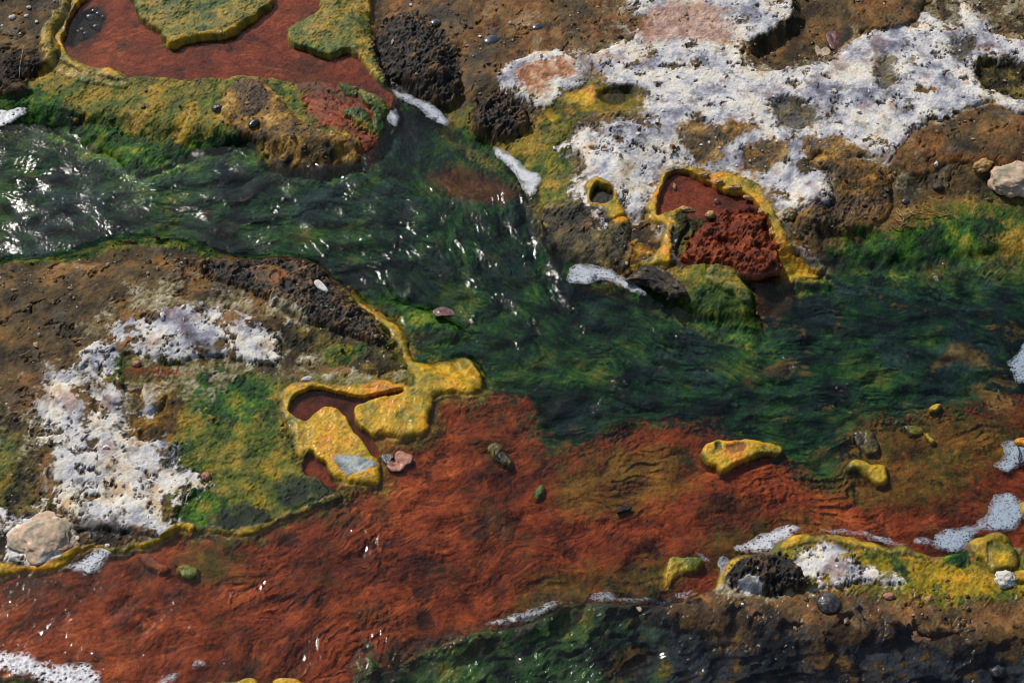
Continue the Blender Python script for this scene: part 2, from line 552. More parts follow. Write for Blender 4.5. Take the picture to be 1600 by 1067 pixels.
def st_darkolive(s, S, sd):
    t = s.fb(204, 44, 6, .72)[S]
    c = ramp(t, [(-1.1, (18, 16, 12)), (-.35, (38, 34, 17)), (.25, (70, 62, 26)), (.8, (106, 90, 36)), (1.4, (140, 120, 60))])
    f1, f2, cid = s.worley(5, 24)
    return speck(s, S, c, amt=.32), full(c, .55), 2.6 * (.6 - f1[S]) + 2.2 * t + .8 * s.n(60, 5)[S]


ST_GREENER = lambda s, S, sd: st_olive(s, S, sd, .55)
ST_YOLIVE = lambda s, S, sd: st_yellow(s, S, sd, .75)
ST_YDARK = lambda s, S, sd: st_yellow(s, S, sd, .35)
ST_HOLEY = lambda s, S, sd: st_white(s, S, sd, .15, .22)
ST_GREYHOLEY = lambda s, S, sd: st_white(s, S, sd, -.35, .16)
ST_COOL = lambda s, S, sd: st_white(s, S, sd, -.25, .02)

ST_LIME = lambda s, S, sd: (lambda r: (r[0] * np.array([1.35, 1.3, .5], f32), r[1], r[2]))(st_olive(s, S, sd, .1))

# ------------------------------------------------------------------ the place, patch by patch (outlines in photo pixels on their level)
GREEN = [(-600, 170), (0, 165), (300, 200), (560, 230), (600, 130), (660, 130), (740, 200), (830, 250), (880, 380), (1010, 430), (1160, 480), (1170, 410), (1260, 390), (1600, 380), (2200, 380), (2200, 628),
         (1600, 626), (1545, 622), (1480, 640), (1420, 655), (1370, 652), (1335, 665), (1325, 700), (1310, 745), (1268, 748), (1225, 722), (1150, 690), (1110, 668), (1050, 660),
         (990, 660), (950, 672), (920, 692), (880, 702), (850, 690), (832, 662), (825, 628), (790, 622), (742, 622), (690, 600), (600, 570), (530, 490), (300, 420), (-600, 420)]
BANK1 = [(-600, -500), (-600, 190), (-100, 192), (0, 188), (40, 182), (80, 195), (130, 215), (185, 238), (200, 258), (215, 258), (250, 250), (300, 232), (350, 222), (395, 215), (402, 240), (440, 255),
         (520, 257), (575, 242), (592, 215), (608, 185), (616, 162), (622, 145), (604, 110), (585, 60), (580, 0), (590, -500)]
BANK2 = [(622, 143), (660, 150), (690, 178), (706, 200), (740, 228), (775, 238), (805, 262), (830, 300), (835, 320), (842, 355), (862, 385), (880, 408), (900, 425), (960, 440), (1010, 462), (1060, 482),
         (1110, 505), (1160, 522), (1190, 518), (1200, 495), (1195, 470), (1182, 440), (1168, 424), (1215, 418), (1250, 420), (1290, 404), (1340, 408), (1390, 416), (1440, 410), (1485, 400), (1540, 406),
         (1600, 406), (2200, 406), (2200, -500), (590, -500), (582, 0), (585, 60), (604, 110)]
BANK3 = [(-600, 394), (0, 393), (40, 392), (80, 388), (120, 383), (155, 368), (200, 358), (270, 360), (320, 372), (360, 386), (400, 390), (440, 385), (490, 395), (520, 420), (550, 440), (580, 460), (612, 485),
         (636, 510), (639, 535), (650, 553), (690, 547), (715, 545), (745, 560), (758, 580), (752, 600), (735, 612), (700, 608), (677, 622), (674, 655), (663, 674), (640, 682), (600, 681), (575, 690), (590, 718), (597, 748),
         (580, 754), (550, 753), (520, 746), (505, 748), (536, 768), (520, 782), (480, 797), (440, 810), (400, 830), (350, 834), (300, 828), (275, 826), (258, 840), (240, 852), (210, 850), (185, 864), (150, 853), (130, 858),
         (100, 880), (60, 891), (20, 891), (0, 896), (-600, 905)]
BANK4 = [(1115, 915), (1122, 888), (1135, 873), (1160, 862), (1190, 858), (1215, 846), (1232, 835), (1260, 830), (1300, 832), (1350, 838), (1380, 848), (1420, 851), (1450, 861), (1480, 866), (1500, 858), (1512, 845),
         (1520, 838), (1545, 829), (1570, 832), (1590, 848), (1620, 850), (2200, 850), (2200, 1700), (480, 1700), (562, 1067), (600, 1043), (660, 1013), (720, 988), (790, 978), (850, 958), (880, 938), (930, 938), (990, 940),
         (1045, 940), (1080, 922)]
POOL1 = [(98, 66), (106, 46), (114, 20), (140, -10), (165, -30), (212, -12), (214, 20), (228, 40), (250, 50), (257, 66), (264, 75), (300, 65), (345, 60), (370, 53), (385, 39), (405, 26), (426, 5), (430, -60), (505, -60), (499, 15),
         (462, 34), (447, 52), (458, 70), (490, 83), (515, 88), (545, 79), (563, 91), (577, 112), (602, 135), (615, 146), (611, 164), (592, 150), (565, 141), (540, 134), (500, 128), (462, 130), (420, 124), (380, 118), (345, 122),
         (300, 126), (245, 122), (200, 120), (176, 108), (150, 106), (128, 98), (106, 84)]
POOL2 = [(1027, 334), (1030, 310), (1038, 285), (1044, 270), (1062, 264), (1090, 274), (1112, 288), (1140, 298), (1170, 306), (1188, 325), (1202, 345), (1210, 370), (1220, 395), (1224, 416), (1200, 420), (1170, 424), (1140, 410),
         (1100, 405), (1068, 408), (1056, 390), (1062, 368), (1075, 345), (1062, 326), (1045, 330)]


RIM2 = [(1012, 336), (1014, 312), (1028, 286), (1036, 268), (1056, 258), (1086, 259), (1120, 264), (1160, 274), (1192, 289), (1208, 320), (1224, 350), (1242, 376), (1262, 388), (1286, 394), (1290, 402), (1268, 408), (1256, 418), (1232, 421), (1216, 420), (1140, 380), (1060, 350), (1052, 385), (1052, 402),
       (1040, 413), (1012, 414), (985, 410), (985, 402), (1024, 396), (1036, 372), (1038, 348)]


def place(s):
    L = s.layer
    big = [(-4000, -520), (6000, -520), (6000, 1800), (-4000, 1800)]
    # --- the rust coloured shallows lie under everything, the green channel is cut into them
    c, r, h = st_rust(s, (slice(None), slice(None)), full(s.X, 50))
    s.C[:], s.R[:], s.Hm[:] = c, r, h
    s.Hb[:] = -5
    s.id[:] = s.ids.setdefault('rust_bed', 1)
    for p in ([(820, 910), (860, 890), (960, 880), (1050, 870), (1060, 910), (1000, 935), (930, 925), (870, 940), (800, 960)],
              [(1240, 640), (1420, 645), (1560, 640), (1600, 700), (1500, 760), (1420, 800), (1330, 780), (1260, 750)],
              [(290, 850), (360, 840), (370, 890), (330, 910), (290, 890)], [(860, 760), (930, 700), (1060, 700), (1080, 760), (960, 800), (880, 800)],
              [(1100, 840), (1170, 820), (1260, 800), (1300, 815), (1180, 835), (1110, 862)]):
        L(p, 0, ST_GREENER, soft=40, amp=16, micro=.4, alpha=.55)
    for p in ([(770, 800), (795, 798), (800, 830), (785, 838), (772, 825)], [(590, 800), (602, 798), (606, 812), (594, 820)], [(445, 925), (500, 920), (510, 935), (480, 942), (450, 938)],
              [(40, 900), (70, 905), (60, 925), (0, 935), (0, 915)], [(20, 960), (60, 955), (60, 975), (20, 985)]):
        L(p, 0, st_dark, soft=16, amp=9, rag=1.4, micro=.15, alpha=.6)
    L(GREEN, 0, st_bed, soft=46, amp=24, rag=1.5, dh=-16, w=44, shape='soft', obj='stream_bed', warp=7)
    L([(668, 262), (690, 248), (740, 252), (790, 270), (812, 292), (780, 302), (720, 296), (690, 284)], 0, st_rust, soft=26, amp=10, micro=.5, tint=(.75, 1.0, 1.2), alpha=.8)
    for p in ([(1455, 565), (1480, 535), (1510, 525), (1545, 545), (1550, 565), (1520, 552), (1490, 556)], [(1515, 590), (1560, 600), (1600, 640), (1560, 640)], [(1200, 555), (1240, 548), (1235, 570), (1200, 575)]):
        L(p, 0, st_tan, soft=14, amp=9, micro=.5, alpha=.8)
    L([(590, 470), (610, 452), (650, 462), (700, 478), (726, 500), (722, 522), (690, 528), (655, 518), (640, 530), (630, 500)], 0, st_green, soft=10, amp=6, dh=13, w=24, shape='soft', obj='shoal_mat')
    L([(700, 545), (740, 548), (768, 575), (760, 605), (740, 590)], 0, st_green, soft=8, amp=5, dh=12, w=20, shape='soft', obj='shoal_mat')
    L([(1225, 422), (1262, 418), (1300, 425), (1302, 442), (1260, 448), (1228, 444)], 0, st_green, soft=10, amp=5, dh=13, w=18, shape='soft', obj='shoal_mat2')
    L([(1168, 424), (1225, 418), (1240, 428), (1235, 470), (1195, 480), (1180, 440)], 0, st_rust, soft=16, amp=6, micro=.4, tint=(.45, .7, 1.0), alpha=.8)

    # --- upper left bank
    L(BANK1, 5, st_olive, soft=9, amp=7, rag=1.4, dh=22, w=85, shape='round', obj='bank1', warp=6)
    L([(-100, 140), (30, 142), (80, 154), (130, 182), (180, 200), (230, 214), (280, 220), (330, 210), (395, 206), (402, 236), (440, 250), (520, 253), (575, 240), (578, 250), (520, 266), (440, 264), (396, 248), (350, 236), (300, 246), (250, 264), (200, 272), (130, 232), (80, 208), (0, 200), (-100, 205)], 5, st_green, soft=16, amp=11, rag=1.5, obj='apron')
    L([(-600, -500), (-600, 150), (0, 145), (30, 120), (68, 106), (88, 94), (92, 72), (86, 58), (92, 36), (104, 10), (112, -60), (120, -500)], 28, lambda s, S, sd: st_brown(s, S, sd, -.45), soft=8, amp=5, dh=16, w=24, obj='bank1')
    L([(10, 85), (45, 80), (66, 100), (40, 118), (8, 122)], 32, st_dark, soft=8, amp=6)
    L([(345, 158), (360, 140), (385, 125), (418, 132), (440, 162), (470, 192), (505, 205), (545, 214), (566, 228), (558, 240), (520, 250), (470, 252), (425, 246), (412, 222), (380, 208), (352, 188)], 14, st_ochre, soft=8, amp=6, dh=9, w=24, obj='mound', rag=1.5)
    L([(368, 125), (385, 120), (412, 130), (420, 160), (405, 178), (385, 180), (376, 160)], 22, st_dark, soft=8, amp=6, micro=.5, alpha=.75)
    L([(460, 131), (500, 126), (560, 138), (588, 150), (612, 150), (600, 180), (560, 190), (545, 195), (590, 208), (578, 236), (570, 238), (560, 220), (540, 206), (500, 196), (484, 180), (478, 160)], 14, st_rust, soft=9, amp=9, rag=1.4, micro=1.8, obj='cascade')
    L([(528, 130), (552, 124), (560, 140), (556, 152), (536, 148)], 16, ST_GREENER, soft=3, amp=2, dh=5, w=7, obj='green_lump')
    L([(562, 142), (582, 136), (604, 155), (610, 178), (600, 196), (590, 202), (582, 190), (586, 176), (568, 160)], 16, ST_GREENER, soft=3, amp=2, dh=6, w=9, obj='green_lump')
    L([(538, 172), (562, 170), (582, 184), (584, 196), (560, 194), (542, 184)], 14, ST_GREENER, soft=3, amp=3, dh=3, w=7, obj='green_lump')
    L([(70, 92), (62, 66), (76, 36), (96, 6), (108, -40), (170, -50), (146, 8), (126, 22), (108, 44), (102, 66), (110, 84), (130, 97), (150, 104), (166, 101), (187, 112), (205, 121), (196, 134), (160, 128), (120, 124), (90, 110)], 26, lambda s, S, sd: st_olive(s, S, sd, -.35), soft=12, amp=7, dh=4, w=12, obj='rim1')
    L([(88, 84), (84, 62), (96, 38), (110, 8), (122, -40), (160, -40), (142, 8), (124, 22), (108, 44), (102, 66), (110, 84), (130, 97), (150, 104), (166, 101), (187, 112), (200, 121), (180, 120), (150, 112), (120, 106)], 28, ST_YDARK, soft=5, amp=3, dh=3, w=7, obj='rim1')
    L(POOL1, 16, st_redpool, soft=2.5, amp=1.5, setz=10, w=4, obj='pool1', warp=3)
    for p in ([(290, 72), (350, 64), (398, 50), (422, 58), (360, 76), (310, 80)], [(180, 60), (230, 66), (250, 82), (200, 80)], [(400, 96), (470, 92), (500, 104), (440, 112)]):
        L(p, 14, st_dark, soft=22, amp=12, rag=1.5, micro=.05, alpha=.4)
    L([(100, 66), (108, 46), (118, 18), (150, 6), (165, 20), (160, 40), (150, 55), (130, 62), (112, 72)], 14, st_deep, soft=14, amp=5, micro=.3, dh=-8, w=14, shape='soft', obj='pool1')  # shade of the pool's left corner painted in near-black
    L([(212, -50), (215, 18), (232, 38), (252, 48), (256, 62), (268, 71), (300, 61), (342, 57), (367, 50), (385, 36), (402, 25), (425, 0), (430, -60)], 20, st_olive, soft=3, amp=2, dh=8, w=8, obj='island1', tint=(1.05, 1.05, .9))
    L([(245, 64), (262, 60), (300, 52), (342, 48), (364, 42), (382, 30), (402, 18), (425, -4), (425, 2), (402, 26), (385, 37), (367, 51), (342, 58), (300, 62), (268, 73), (256, 68)], 22, ST_YDARK, soft=3, amp=1.5, dh=2.5, w=5, obj='island1')
    L([(506, -60), (499, 8), (478, 28), (455, 38), (447, 52), (455, 66), (485, 78), (516, 86), (541, 77), (561, 86), (576, 106), (602, 128), (604, 112), (588, 64), (582, 0), (590, -60)], 22, st_olive, soft=3, amp=2, dh=7, w=9, obj='island2', tint=(1.05, 1.05, .85))

    # --- upper right bank
    L(BANK2, 4, st_brown, soft=5, amp=5, dh=19, w=80, shape='soft', obj='bank2', warp=5)
    L([(700, 160), (760, 180), (850, 210), (900, 240), (900, 300), (1010, 320), (1040, 260), (1190, 280), (1240, 360), (1300, 370), (1360, 320), (1600, 300), (2200, 280), (2200, -500), (590, -500), (640, 30), (700, 100)], 22, None, dh=20, w=90, shape='soft')
    L([(590, -500), (610, 20), (650, 60), (720, 140), (780, 110), (840, 82), (900, 80), (950, 60), (985, 40), (985, 0), (1000, -500)], 34, st_orange, soft=30, amp=10, obj='bank2')
    L([(582, 55), (590, 26), (612, 16), (640, 14), (664, 24), (690, 50), (716, 90), (722, 136), (700, 152), (664, 152), (640, 140), (610, 122), (592, 100), (584, 78)], 22, st_dark, soft=9, amp=9, rag=1.5, dh=20, w=46, shape='soft', micro=1.15, obj='boulder_foot')
    L([(650, 122), (672, 104), (704, 96), (722, 118), (722, 142), (704, 154), (672, 152), (652, 142)], 24, st_dark, soft=7, amp=6, rag=1.4, dh=16, w=24, micro=1.4, obj='boulder_lobe')
    L([(690, 178), (730, 168), (770, 210), (830, 196), (850, 180), (880, 150), (912, 138), (985, 142), (1000, 168), (1004, 188), (960, 196), (905, 195), (900, 240), (905, 290), (880, 330), (850, 322), (832, 318), (822, 292), (800, 262), (775, 240), (740, 230)], 12, st_olive, soft=26, amp=14, rag=1.5, obj='hollow')
    L([(690, 182), (700, 190), (740, 222), (775, 234), (800, 258), (815, 250), (770, 222), (730, 200)], 5, st_green, soft=8, amp=4, obj='hollow')
    L([(735, 178), (760, 158), (795, 156), (818, 176), (824, 198), (804, 210), (770, 206), (745, 198)], 18, st_dark, soft=7, amp=8, rag=1.5, dh=15, w=24, micro=1.4, obj='rock_knobbly')
    # white crusts
    W2 = [(778, 122), (790, 105), (815, 92), (845, 82), (880, 79), (908, 84), (924, 100), (916, 128), (896, 140), (876, 150), (858, 164), (836, 162), (812, 150), (786, 142)]
    L(W2, 34, st_white, soft=9, amp=7, dh=4, w=14, obj='crust_ring', gaps=.7, rag=1.4)
    L([(806, 118), (825, 100), (855, 94), (888, 94), (902, 106), (890, 122), (862, 124), (846, 140), (824, 140)], 36, st_pink, soft=14, amp=8, rag=1.5, obj='pink_centre')
    L([(900, 70), (960, 40), (1000, -40), (1600, -40), (1700, 120), (1640, 200), (1500, 230), (1440, 270), (1330, 300), (1250, 300), (1000, 200), (920, 140)], 34, st_cream, soft=60, amp=26, rag=1.6, gaps=.0, alpha=.6)
    W1 = [(986, 6), (1000, 42), (965, 66), (932, 88), (915, 92), (930, 112), (936, 126), (975, 138), (1000, 150), (1010, 184), (984, 188), (955, 193), (912, 194), (890, 206), (874, 214), (884, 226), (902, 238), (906, 256), (898, 282), (893, 300),
          (908, 320), (935, 338), (985, 322), (1000, 330), (1015, 318), (1030, 350), (1036, 372), (1005, 380), (985, 372), (980, 395), (1050, 400), (1100, 380), (1200, 380), (1244, 372), (1265, 386), (1290, 392), (1300, 384), (1270, 370), (1240, 352), (1226, 334), (1240, 320), (1272, 308), (1290, 316),
          (1306, 300), (1292, 272), (1262, 256), (1282, 240), (1330, 248), (1372, 243), (1388, 252), (1404, 236), (1422, 214), (1452, 190), (1482, 185), (1502, 174), (1540, 160), (1562, 170), (1600, 178), (1700, 180), (1700, 50), (1600, 62), (1552, 50), (1522, 15),
          (1506, 2), (1500, 30), (1482, 44), (1450, 20), (1432, 30), (1440, 44), (1402, 40), (1352, 50), (1322, 70), (1292, 96), (1250, 102), (1202, 110), (1172, 100), (1160, 76), (1190, 58), (1222, 40), (1242, 18), (1225, -40), (1100, -80), (990, -60)]
    L(W1, 36, st_ochre, soft=30, amp=18, rag=1.6, grow=8, gaps=.45, alpha=.7)
    L(W1, 36, ST_COOL, soft=20, amp=16, dh=6, w=14, obj='crust_main', warp=6, gaps=.7, rag=1.3)
    L([(1190, 130), (1260, 110), (1330, 80), (1400, 60), (1420, 110), (1400, 170), (1330, 200), (1270, 210), (1210, 190)], 40, ST_GREYHOLEY, soft=60, amp=18, alpha=.75)
    L([(1000, 30), (1060, 0), (1120, 10), (1150, 60), (1120, 70), (1060, 60), (1010, 70)], 40, st_pink, soft=24, amp=14, alpha=.7)
    for p in ([(1055, 206), (1066, 194), (1085, 190), (1130, 196), (1176, 188), (1180, 204), (1152, 214), (1132, 230), (1120, 244), (1088, 240), (1068, 220)], [(1164, 236), (1190, 216), (1220, 222), (1232, 240), (1200, 256), (1172, 258)],
              [(1255, 222), (1285, 214), (1330, 224), (1350, 244), (1300, 258), (1262, 250)]):
        L(p, 38, st_ochre, soft=10, amp=10, alpha=.92)
    for p in ([(1205, 160), (1225, 150), (1270, 165), (1280, 190), (1250, 205), (1215, 195)], [(1370, 95), (1395, 90), (1400, 130), (1380, 145), (1365, 120)], [(1480, 70), (1515, 60), (1530, 80), (1500, 95)]):
        L(p, 38, st_darkolive, soft=14, amp=14, dh=-5, w=12, shape='soft', alpha=.85)
    L([(1165, 84), (1180, 64), (1215, 44), (1240, 20), (1225, -40), (1320, -60), (1330, 30), (1325, 66), (1296, 90), (1255, 98), (1205, 106)], 30, lambda s, S, sd: st_brown(s, S, sd, -.25, 64), soft=6, amp=6, dh=-22, w=26, shape='soft', micro=.5, obj='bank2')
    L([(1520, 100), (1545, 92), (1600, 100), (1650, 130), (1600, 160), (1560, 150), (1530, 140)], 34, st_darkolive, soft=10, amp=9, dh=-14, w=18, shape='soft', obj='bank2')
    L([(1330, -60), (1330, 30), (1360, 44), (1432, 26), (1440, -60)], 44, st_orange, soft=8, amp=6, dh=8, w=14, obj='bank2')
    L([(1395, 250), (1425, 215), (1480, 188), (1545, 165), (1600, 182), (1700, 190), (1700, 270), (1600, 260), (1540, 262), (1500, 250), (1440, 270)], 34, st_orange, soft=12, amp=9, dh=5, w=16, obj='bank2')
    L([(1262, 256), (1292, 246), (1340, 250), (1384, 266), (1396, 300), (1385, 330), (1345, 350), (1300, 352), (1258, 344), (1245, 330), (1275, 315), (1300, 318), (1310, 300), (1296, 272)], 32, st_ochre, soft=8, amp=9, dh=9, w=24, obj='lump_ground', rag=1.5, tint=(.85, .8, .75))
    L([(1262, 325), (1300, 310), (1350, 300), (1380, 320), (1345, 352), (1300, 356), (1268, 346)], 34, st_dark, soft=12, amp=9, alpha=.8)
    L([(1300, 385), (1330, 352), (1390, 336), (1450, 320), (1600, 315), (2200, 315), (2200, 410), (1540, 400), (1400, 400)], 12, st_tan, soft=26, amp=10, dh=-6, w=42, shape='soft', obj='bank2', micro=.6)
    L([(1420, 345), (1500, 322), (1600, 318), (2200, 318), (2200, 410), (1540, 408), (1440, 400)], 6, st_olive, soft=46, amp=18, rag=1.5, micro=.6, obj='shore_mat', tint=(1.05, 1, .9))
    L([(1286, 406), (1302, 382), (1336, 366), (1400, 360), (1440, 346), (1500, 336), (1560, 340), (1580, 362), (1530, 384), (1600, 396), (2200, 396), (2200, 412), (1540, 409), (1485, 404), (1440, 413), (1390, 419), (1340, 411)], 6, st_green, soft=34, amp=16, rag=1.4, micro=.6, obj='shore_mat', tint=(.9, .92, .9))
    # slope between the crust and the channel
    L([(838, 322), (862, 310), (902, 318), (936, 332), (982, 346), (986, 378), (984, 410), (940, 422), (902, 414), (872, 392), (850, 366)], 12, st_darkolive, soft=8, amp=6, dh=6, w=26, obj='slope', rag=1.5)
    L([(846, 326), (880, 320), (930, 334), (950, 352), (905, 362), (870, 350)], 18, st_dark, soft=10, amp=8, alpha=.8)
    L([(928, 332), (948, 336), (946, 356), (932, 360), (924, 346)], 22, st_white, soft=5, amp=5)
    L([(880, 398), (905, 412), (945, 424), (985, 412), (1050, 396), (1052, 412), (1020, 424), (985, 432), (990, 450), (940, 438), (900, 424)], 8, st_ochre, soft=10, amp=7)
    L([(985, 378), (1010, 376), (1036, 372), (1040, 400), (1000, 414), (978, 410)], 20, st_ochre, soft=6, amp=5, tint=(1.1, 1, .7))
    L([(985, 428), (1030, 412), (1062, 420), (1112, 404), (1152, 412), (1176, 440), (1180, 470), (1197, 495), (1195, 520), (1152, 522), (1100, 502), (1050, 482), (1010, 464)], 8, ST_GREENER, soft=8, amp=6, dh=3, w=14, obj='ledge_mat')
    L([(862, 384), (880, 408), (900, 426), (960, 441), (1010, 463), (1060, 483), (1110, 506), (1160, 524), (1198, 520), (1200, 500), (1150, 496), (1100, 484), (1050, 466), (1000, 446), (940, 428), (900, 412), (880, 392)], 3, st_green, soft=8, amp=5, obj='ledge_mat')
    L([(1106, 418), (1130, 410), (1155, 412), (1162, 432), (1178, 452), (1172, 470), (1145, 462), (1108, 444)], 10, st_olive, soft=4, amp=3, dh=8, w=11, obj='ledge_lump')
    L([(980, 420), (1060, 405), (1110, 396), (1230, 400), (1230, 540), (1150, 540), (1060, 500), (1000, 470)], 8, None, dh=-3, w=26, shape='soft')
    # yellow rims and their pools
    L(RIM2, 24, st_ochre, soft=26, amp=12, rag=1.4, grow=7, alpha=.8)
    L(RIM2, 26, st_yellow, soft=6, amp=5, dh=3.5, w=10, obj='rim2', rag=1.5, warp=5)
    L(POOL2, 22, st_redpool, soft=2.5, amp=1.5, setz=12, w=4, obj='pool2', warp=3)
    L([(1062, 368), (1082, 350), (1112, 340), (1150, 326), (1182, 326), (1200, 345), (1210, 370), (1220, 395), (1224, 418), (1172, 424), (1140, 412), (1100, 406), (1068, 408), (1056, 392)], 16, st_redlump, soft=5, amp=4, dh=4, w=22, shape='soft', obj='red_sinter')
    L([(1052, 340), (1072, 332), (1098, 340), (1090, 356), (1072, 372), (1066, 392), (1052, 398)], 18, st_darkolive, soft=10, amp=8, rag=1.4, obj='red_sinter', tint=(.9, 1.1, .8))
    L([(914, 286), (930, 275), (952, 284), (966, 300), (974, 320), (984, 336), (974, 348), (955, 342), (944, 324), (928, 316), (918, 300)], 30, st_yellow, soft=6, amp=4, dh=3, w=8, obj='rim_hole', rag=1.3)
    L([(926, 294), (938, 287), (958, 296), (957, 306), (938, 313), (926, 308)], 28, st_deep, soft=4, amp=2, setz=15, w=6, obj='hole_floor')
    L([(848, 185), (868, 164), (905, 150), (925, 144), (985, 148), (994, 165), (985, 180), (950, 186), (900, 188), (870, 196)], 18, ST_YOLIVE, soft=10, amp=7, obj='hollow')
    L([(872, 165), (905, 148), (928, 144), (935, 160), (920, 178), (890, 174)], 18, st_yellow, soft=8, amp=4, obj='orange_patch')
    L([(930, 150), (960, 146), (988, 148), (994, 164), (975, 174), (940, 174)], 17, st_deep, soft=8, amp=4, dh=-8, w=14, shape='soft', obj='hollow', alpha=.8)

    # --- left bank
    def L3(pts, z, *a, **k):
        L(pts, max(z - 8, 3), *a, **k)
    L3(BANK3, 6, st_brown, soft=4, amp=3, dh=8, w=14, obj='bank3', warp=4)
    L3([(-600, 420), (100, 405), (250, 385), (400, 410), (520, 450), (560, 520), (420, 560), (330, 570), (240, 640), (250, 760), (100, 780), (-600, 830)], 20, None, dh=11, w=90, shape='soft')
    L3([(-600, 392), (0, 391), (80, 387), (155, 367), (200, 356), (270, 359), (340, 378), (330, 392), (260, 378), (190, 376), (120, 398), (40, 406), (-600, 410)], 8, ST_GREENER, soft=7, amp=4, obj='bank3')
    L3([(280, 396), (340, 398), (400, 390), (440, 387), (488, 396), (520, 422), (548, 444), (578, 474), (604, 500), (616, 522), (584, 532), (540, 515), (500, 506), (450, 490), (420, 470), (380, 450), (330, 430)], 24, st_dark, soft=12, amp=9, dh=13, w=28, obj='crest', rag=1.5)
    L3([(395, 405), (430, 400), (450, 420), (430, 440), (400, 430)], 36, st_orange, soft=8, amp=6, rag=1.5, tint=(1.3, 1.05, .8), obj='rust_patch')
    L3([(545, 440), (560, 448), (590, 468), (612, 486), (600, 494), (575, 478), (552, 458)], 10, st_tan, soft=6, amp=3, obj='bank3')
    L3([(150, 560), (210, 560), (300, 562), (330, 556), (372, 570), (430, 585), (455, 596), (442, 620), (440, 650), (455, 690), (478, 722), (500, 748), (536, 768), (520, 782), (480, 797), (440, 810), (400, 830), (350, 834), (300, 828), (270, 812), (260, 700), (200, 640)], 22, ST_GREENER, soft=26, amp=14, rag=1.4, obj='mat3')
    for p in ([(290, 590), (330, 570), (380, 580), (440, 600), (436, 650), (410, 700), (370, 740), (330, 740), (350, 690), (310, 650)], [(290, 780), (330, 760), (400, 780), (430, 810), (350, 828), (300, 824)]):
        L3(p, 22, st_green, soft=20, amp=12, tint=(.8, .85, .85), obj='mat3')
    for p in ([(330, 690), (400, 650), (440, 690), (470, 740), (430, 790), (360, 780), (330, 740)], [(275, 650), (310, 640), (345, 660), (345, 690), (300, 690)]):
        L3(p, 22, st_olive, soft=30, amp=20, rag=1.5, tint=(.92, .95, .75), obj='mat3')
    L3([(175, 600), (230, 590), (280, 600), (285, 650), (262, 690), (230, 690), (190, 660), (200, 640)], 24, st_ochre, soft=16, amp=10, tint=(.75, .75, .7))
    L3([(218, 604), (226, 594), (240, 592), (256, 602), (260, 616), (250, 630), (236, 634), (228, 642), (222, 632), (224, 618)], 26, st_ochre, soft=4, amp=4, dh=9, w=12, obj='stone_white')
    L3([(216, 602), (226, 593), (238, 593), (246, 602), (238, 612), (232, 622), (236, 636), (228, 643), (220, 636), (226, 620)], 32, st_white, soft=4, amp=5, rag=1.4, obj='stone_white')
    L3([(195, 572), (240, 566), (300, 572), (298, 580), (240, 584), (196, 590)], 24, st_rust, soft=6, amp=4, micro=.6, alpha=.8)
    L3([(-600, 640), (0, 640), (50, 660), (66, 700), (60, 760), (90, 790), (40, 800), (-600, 820)], 24, st_darkolive, soft=24, amp=14)
    L3([(-60, 690), (0, 680), (30, 700), (20, 740), (0, 780), (-60, 780)], 22, ST_GREENER, soft=24, amp=12, alpha=.8)
    L3([(20, 590), (70, 575), (110, 600), (100, 640), (60, 650), (20, 640)], 30, st_orange, soft=24, amp=12, tint=(1.1, .95, .8))
    L3([(20, 600), (90, 560), (110, 530), (160, 480), (240, 430), (300, 440), (440, 470), (520, 500), (540, 540), (440, 570), (200, 640), (160, 680), (60, 720), (10, 680)], 32, st_cream, soft=50, amp=24, rag=1.6, gaps=.05, alpha=.7)
    L3([(40, 590), (80, 570), (130, 560), (170, 600), (190, 650), (120, 670), (60, 660), (30, 630)], 30, st_white, soft=24, amp=20, rag=1.6, gaps=.0, alpha=.85, obj='crust_low')
    L3([(400, 480), (450, 470), (520, 490), (560, 520), (545, 550), (480, 560), (430, 550)], 30, st_cream, soft=20, amp=16, rag=1.6, gaps=.15, alpha=.85)
    L3([(165, 522), (180, 496), (215, 480), (245, 478), (280, 468), (330, 474), (372, 480), (402, 490), (432, 510), (440, 540), (422, 556), (392, 552), (370, 546), (340, 541), (300, 546), (270, 556), (230, 552), (192, 548), (186, 570), (192, 600), (186, 622), (160, 616), (150, 590),
       (140, 562), (120, 572), (114, 556), (140, 530)], 34, ST_GREYHOLEY, soft=5, amp=9, dh=5, w=8, obj='crust_arc', gaps=.35, rag=1.5)
    L3([(232, 455), (260, 425), (275, 440), (262, 470), (240, 480)], 34, st_cream, soft=10, amp=10, alpha=.8)
    L3([(440, 500), (520, 510), (545, 530), (500, 540), (445, 535)], 28, st_darkolive, soft=14, amp=10)
    L3([(78, 602), (108, 594), (140, 608), (152, 640), (186, 646), (190, 666), (216, 660), (224, 682), (256, 680), (275, 696), (264, 720), (300, 724), (316, 736), (305, 760), (280, 786), (268, 818), (240, 826), (200, 822), (150, 816), (120, 822), (100, 812), (70, 782), (62, 770),
       (84, 746), (70, 720), (58, 690), (48, 665), (74, 640)], 30, ST_HOLEY, soft=14, amp=15, dh=6, w=10, obj='crust_low', warp=6, gaps=.55, rag=1.5)
    L3([(-40, 790), (0, 788), (20, 800), (14, 820), (-40, 826)], 26, st_white, soft=4, amp=5, dh=3, w=6, obj='crust_low')
    L3([(4, 858), (14, 828), (30, 800), (60, 790), (96, 800), (112, 820), (126, 852), (108, 862), (60, 872), (24, 870)], 26, ST_HOLEY, soft=7, amp=6, dh=3, w=8, obj='crust_low')
    L3([(110, 800), (150, 806), (200, 812), (236, 826), (200, 838), (150, 846), (118, 838)], 24, st_dark, soft=12, amp=9, alpha=.8, micro=.5)
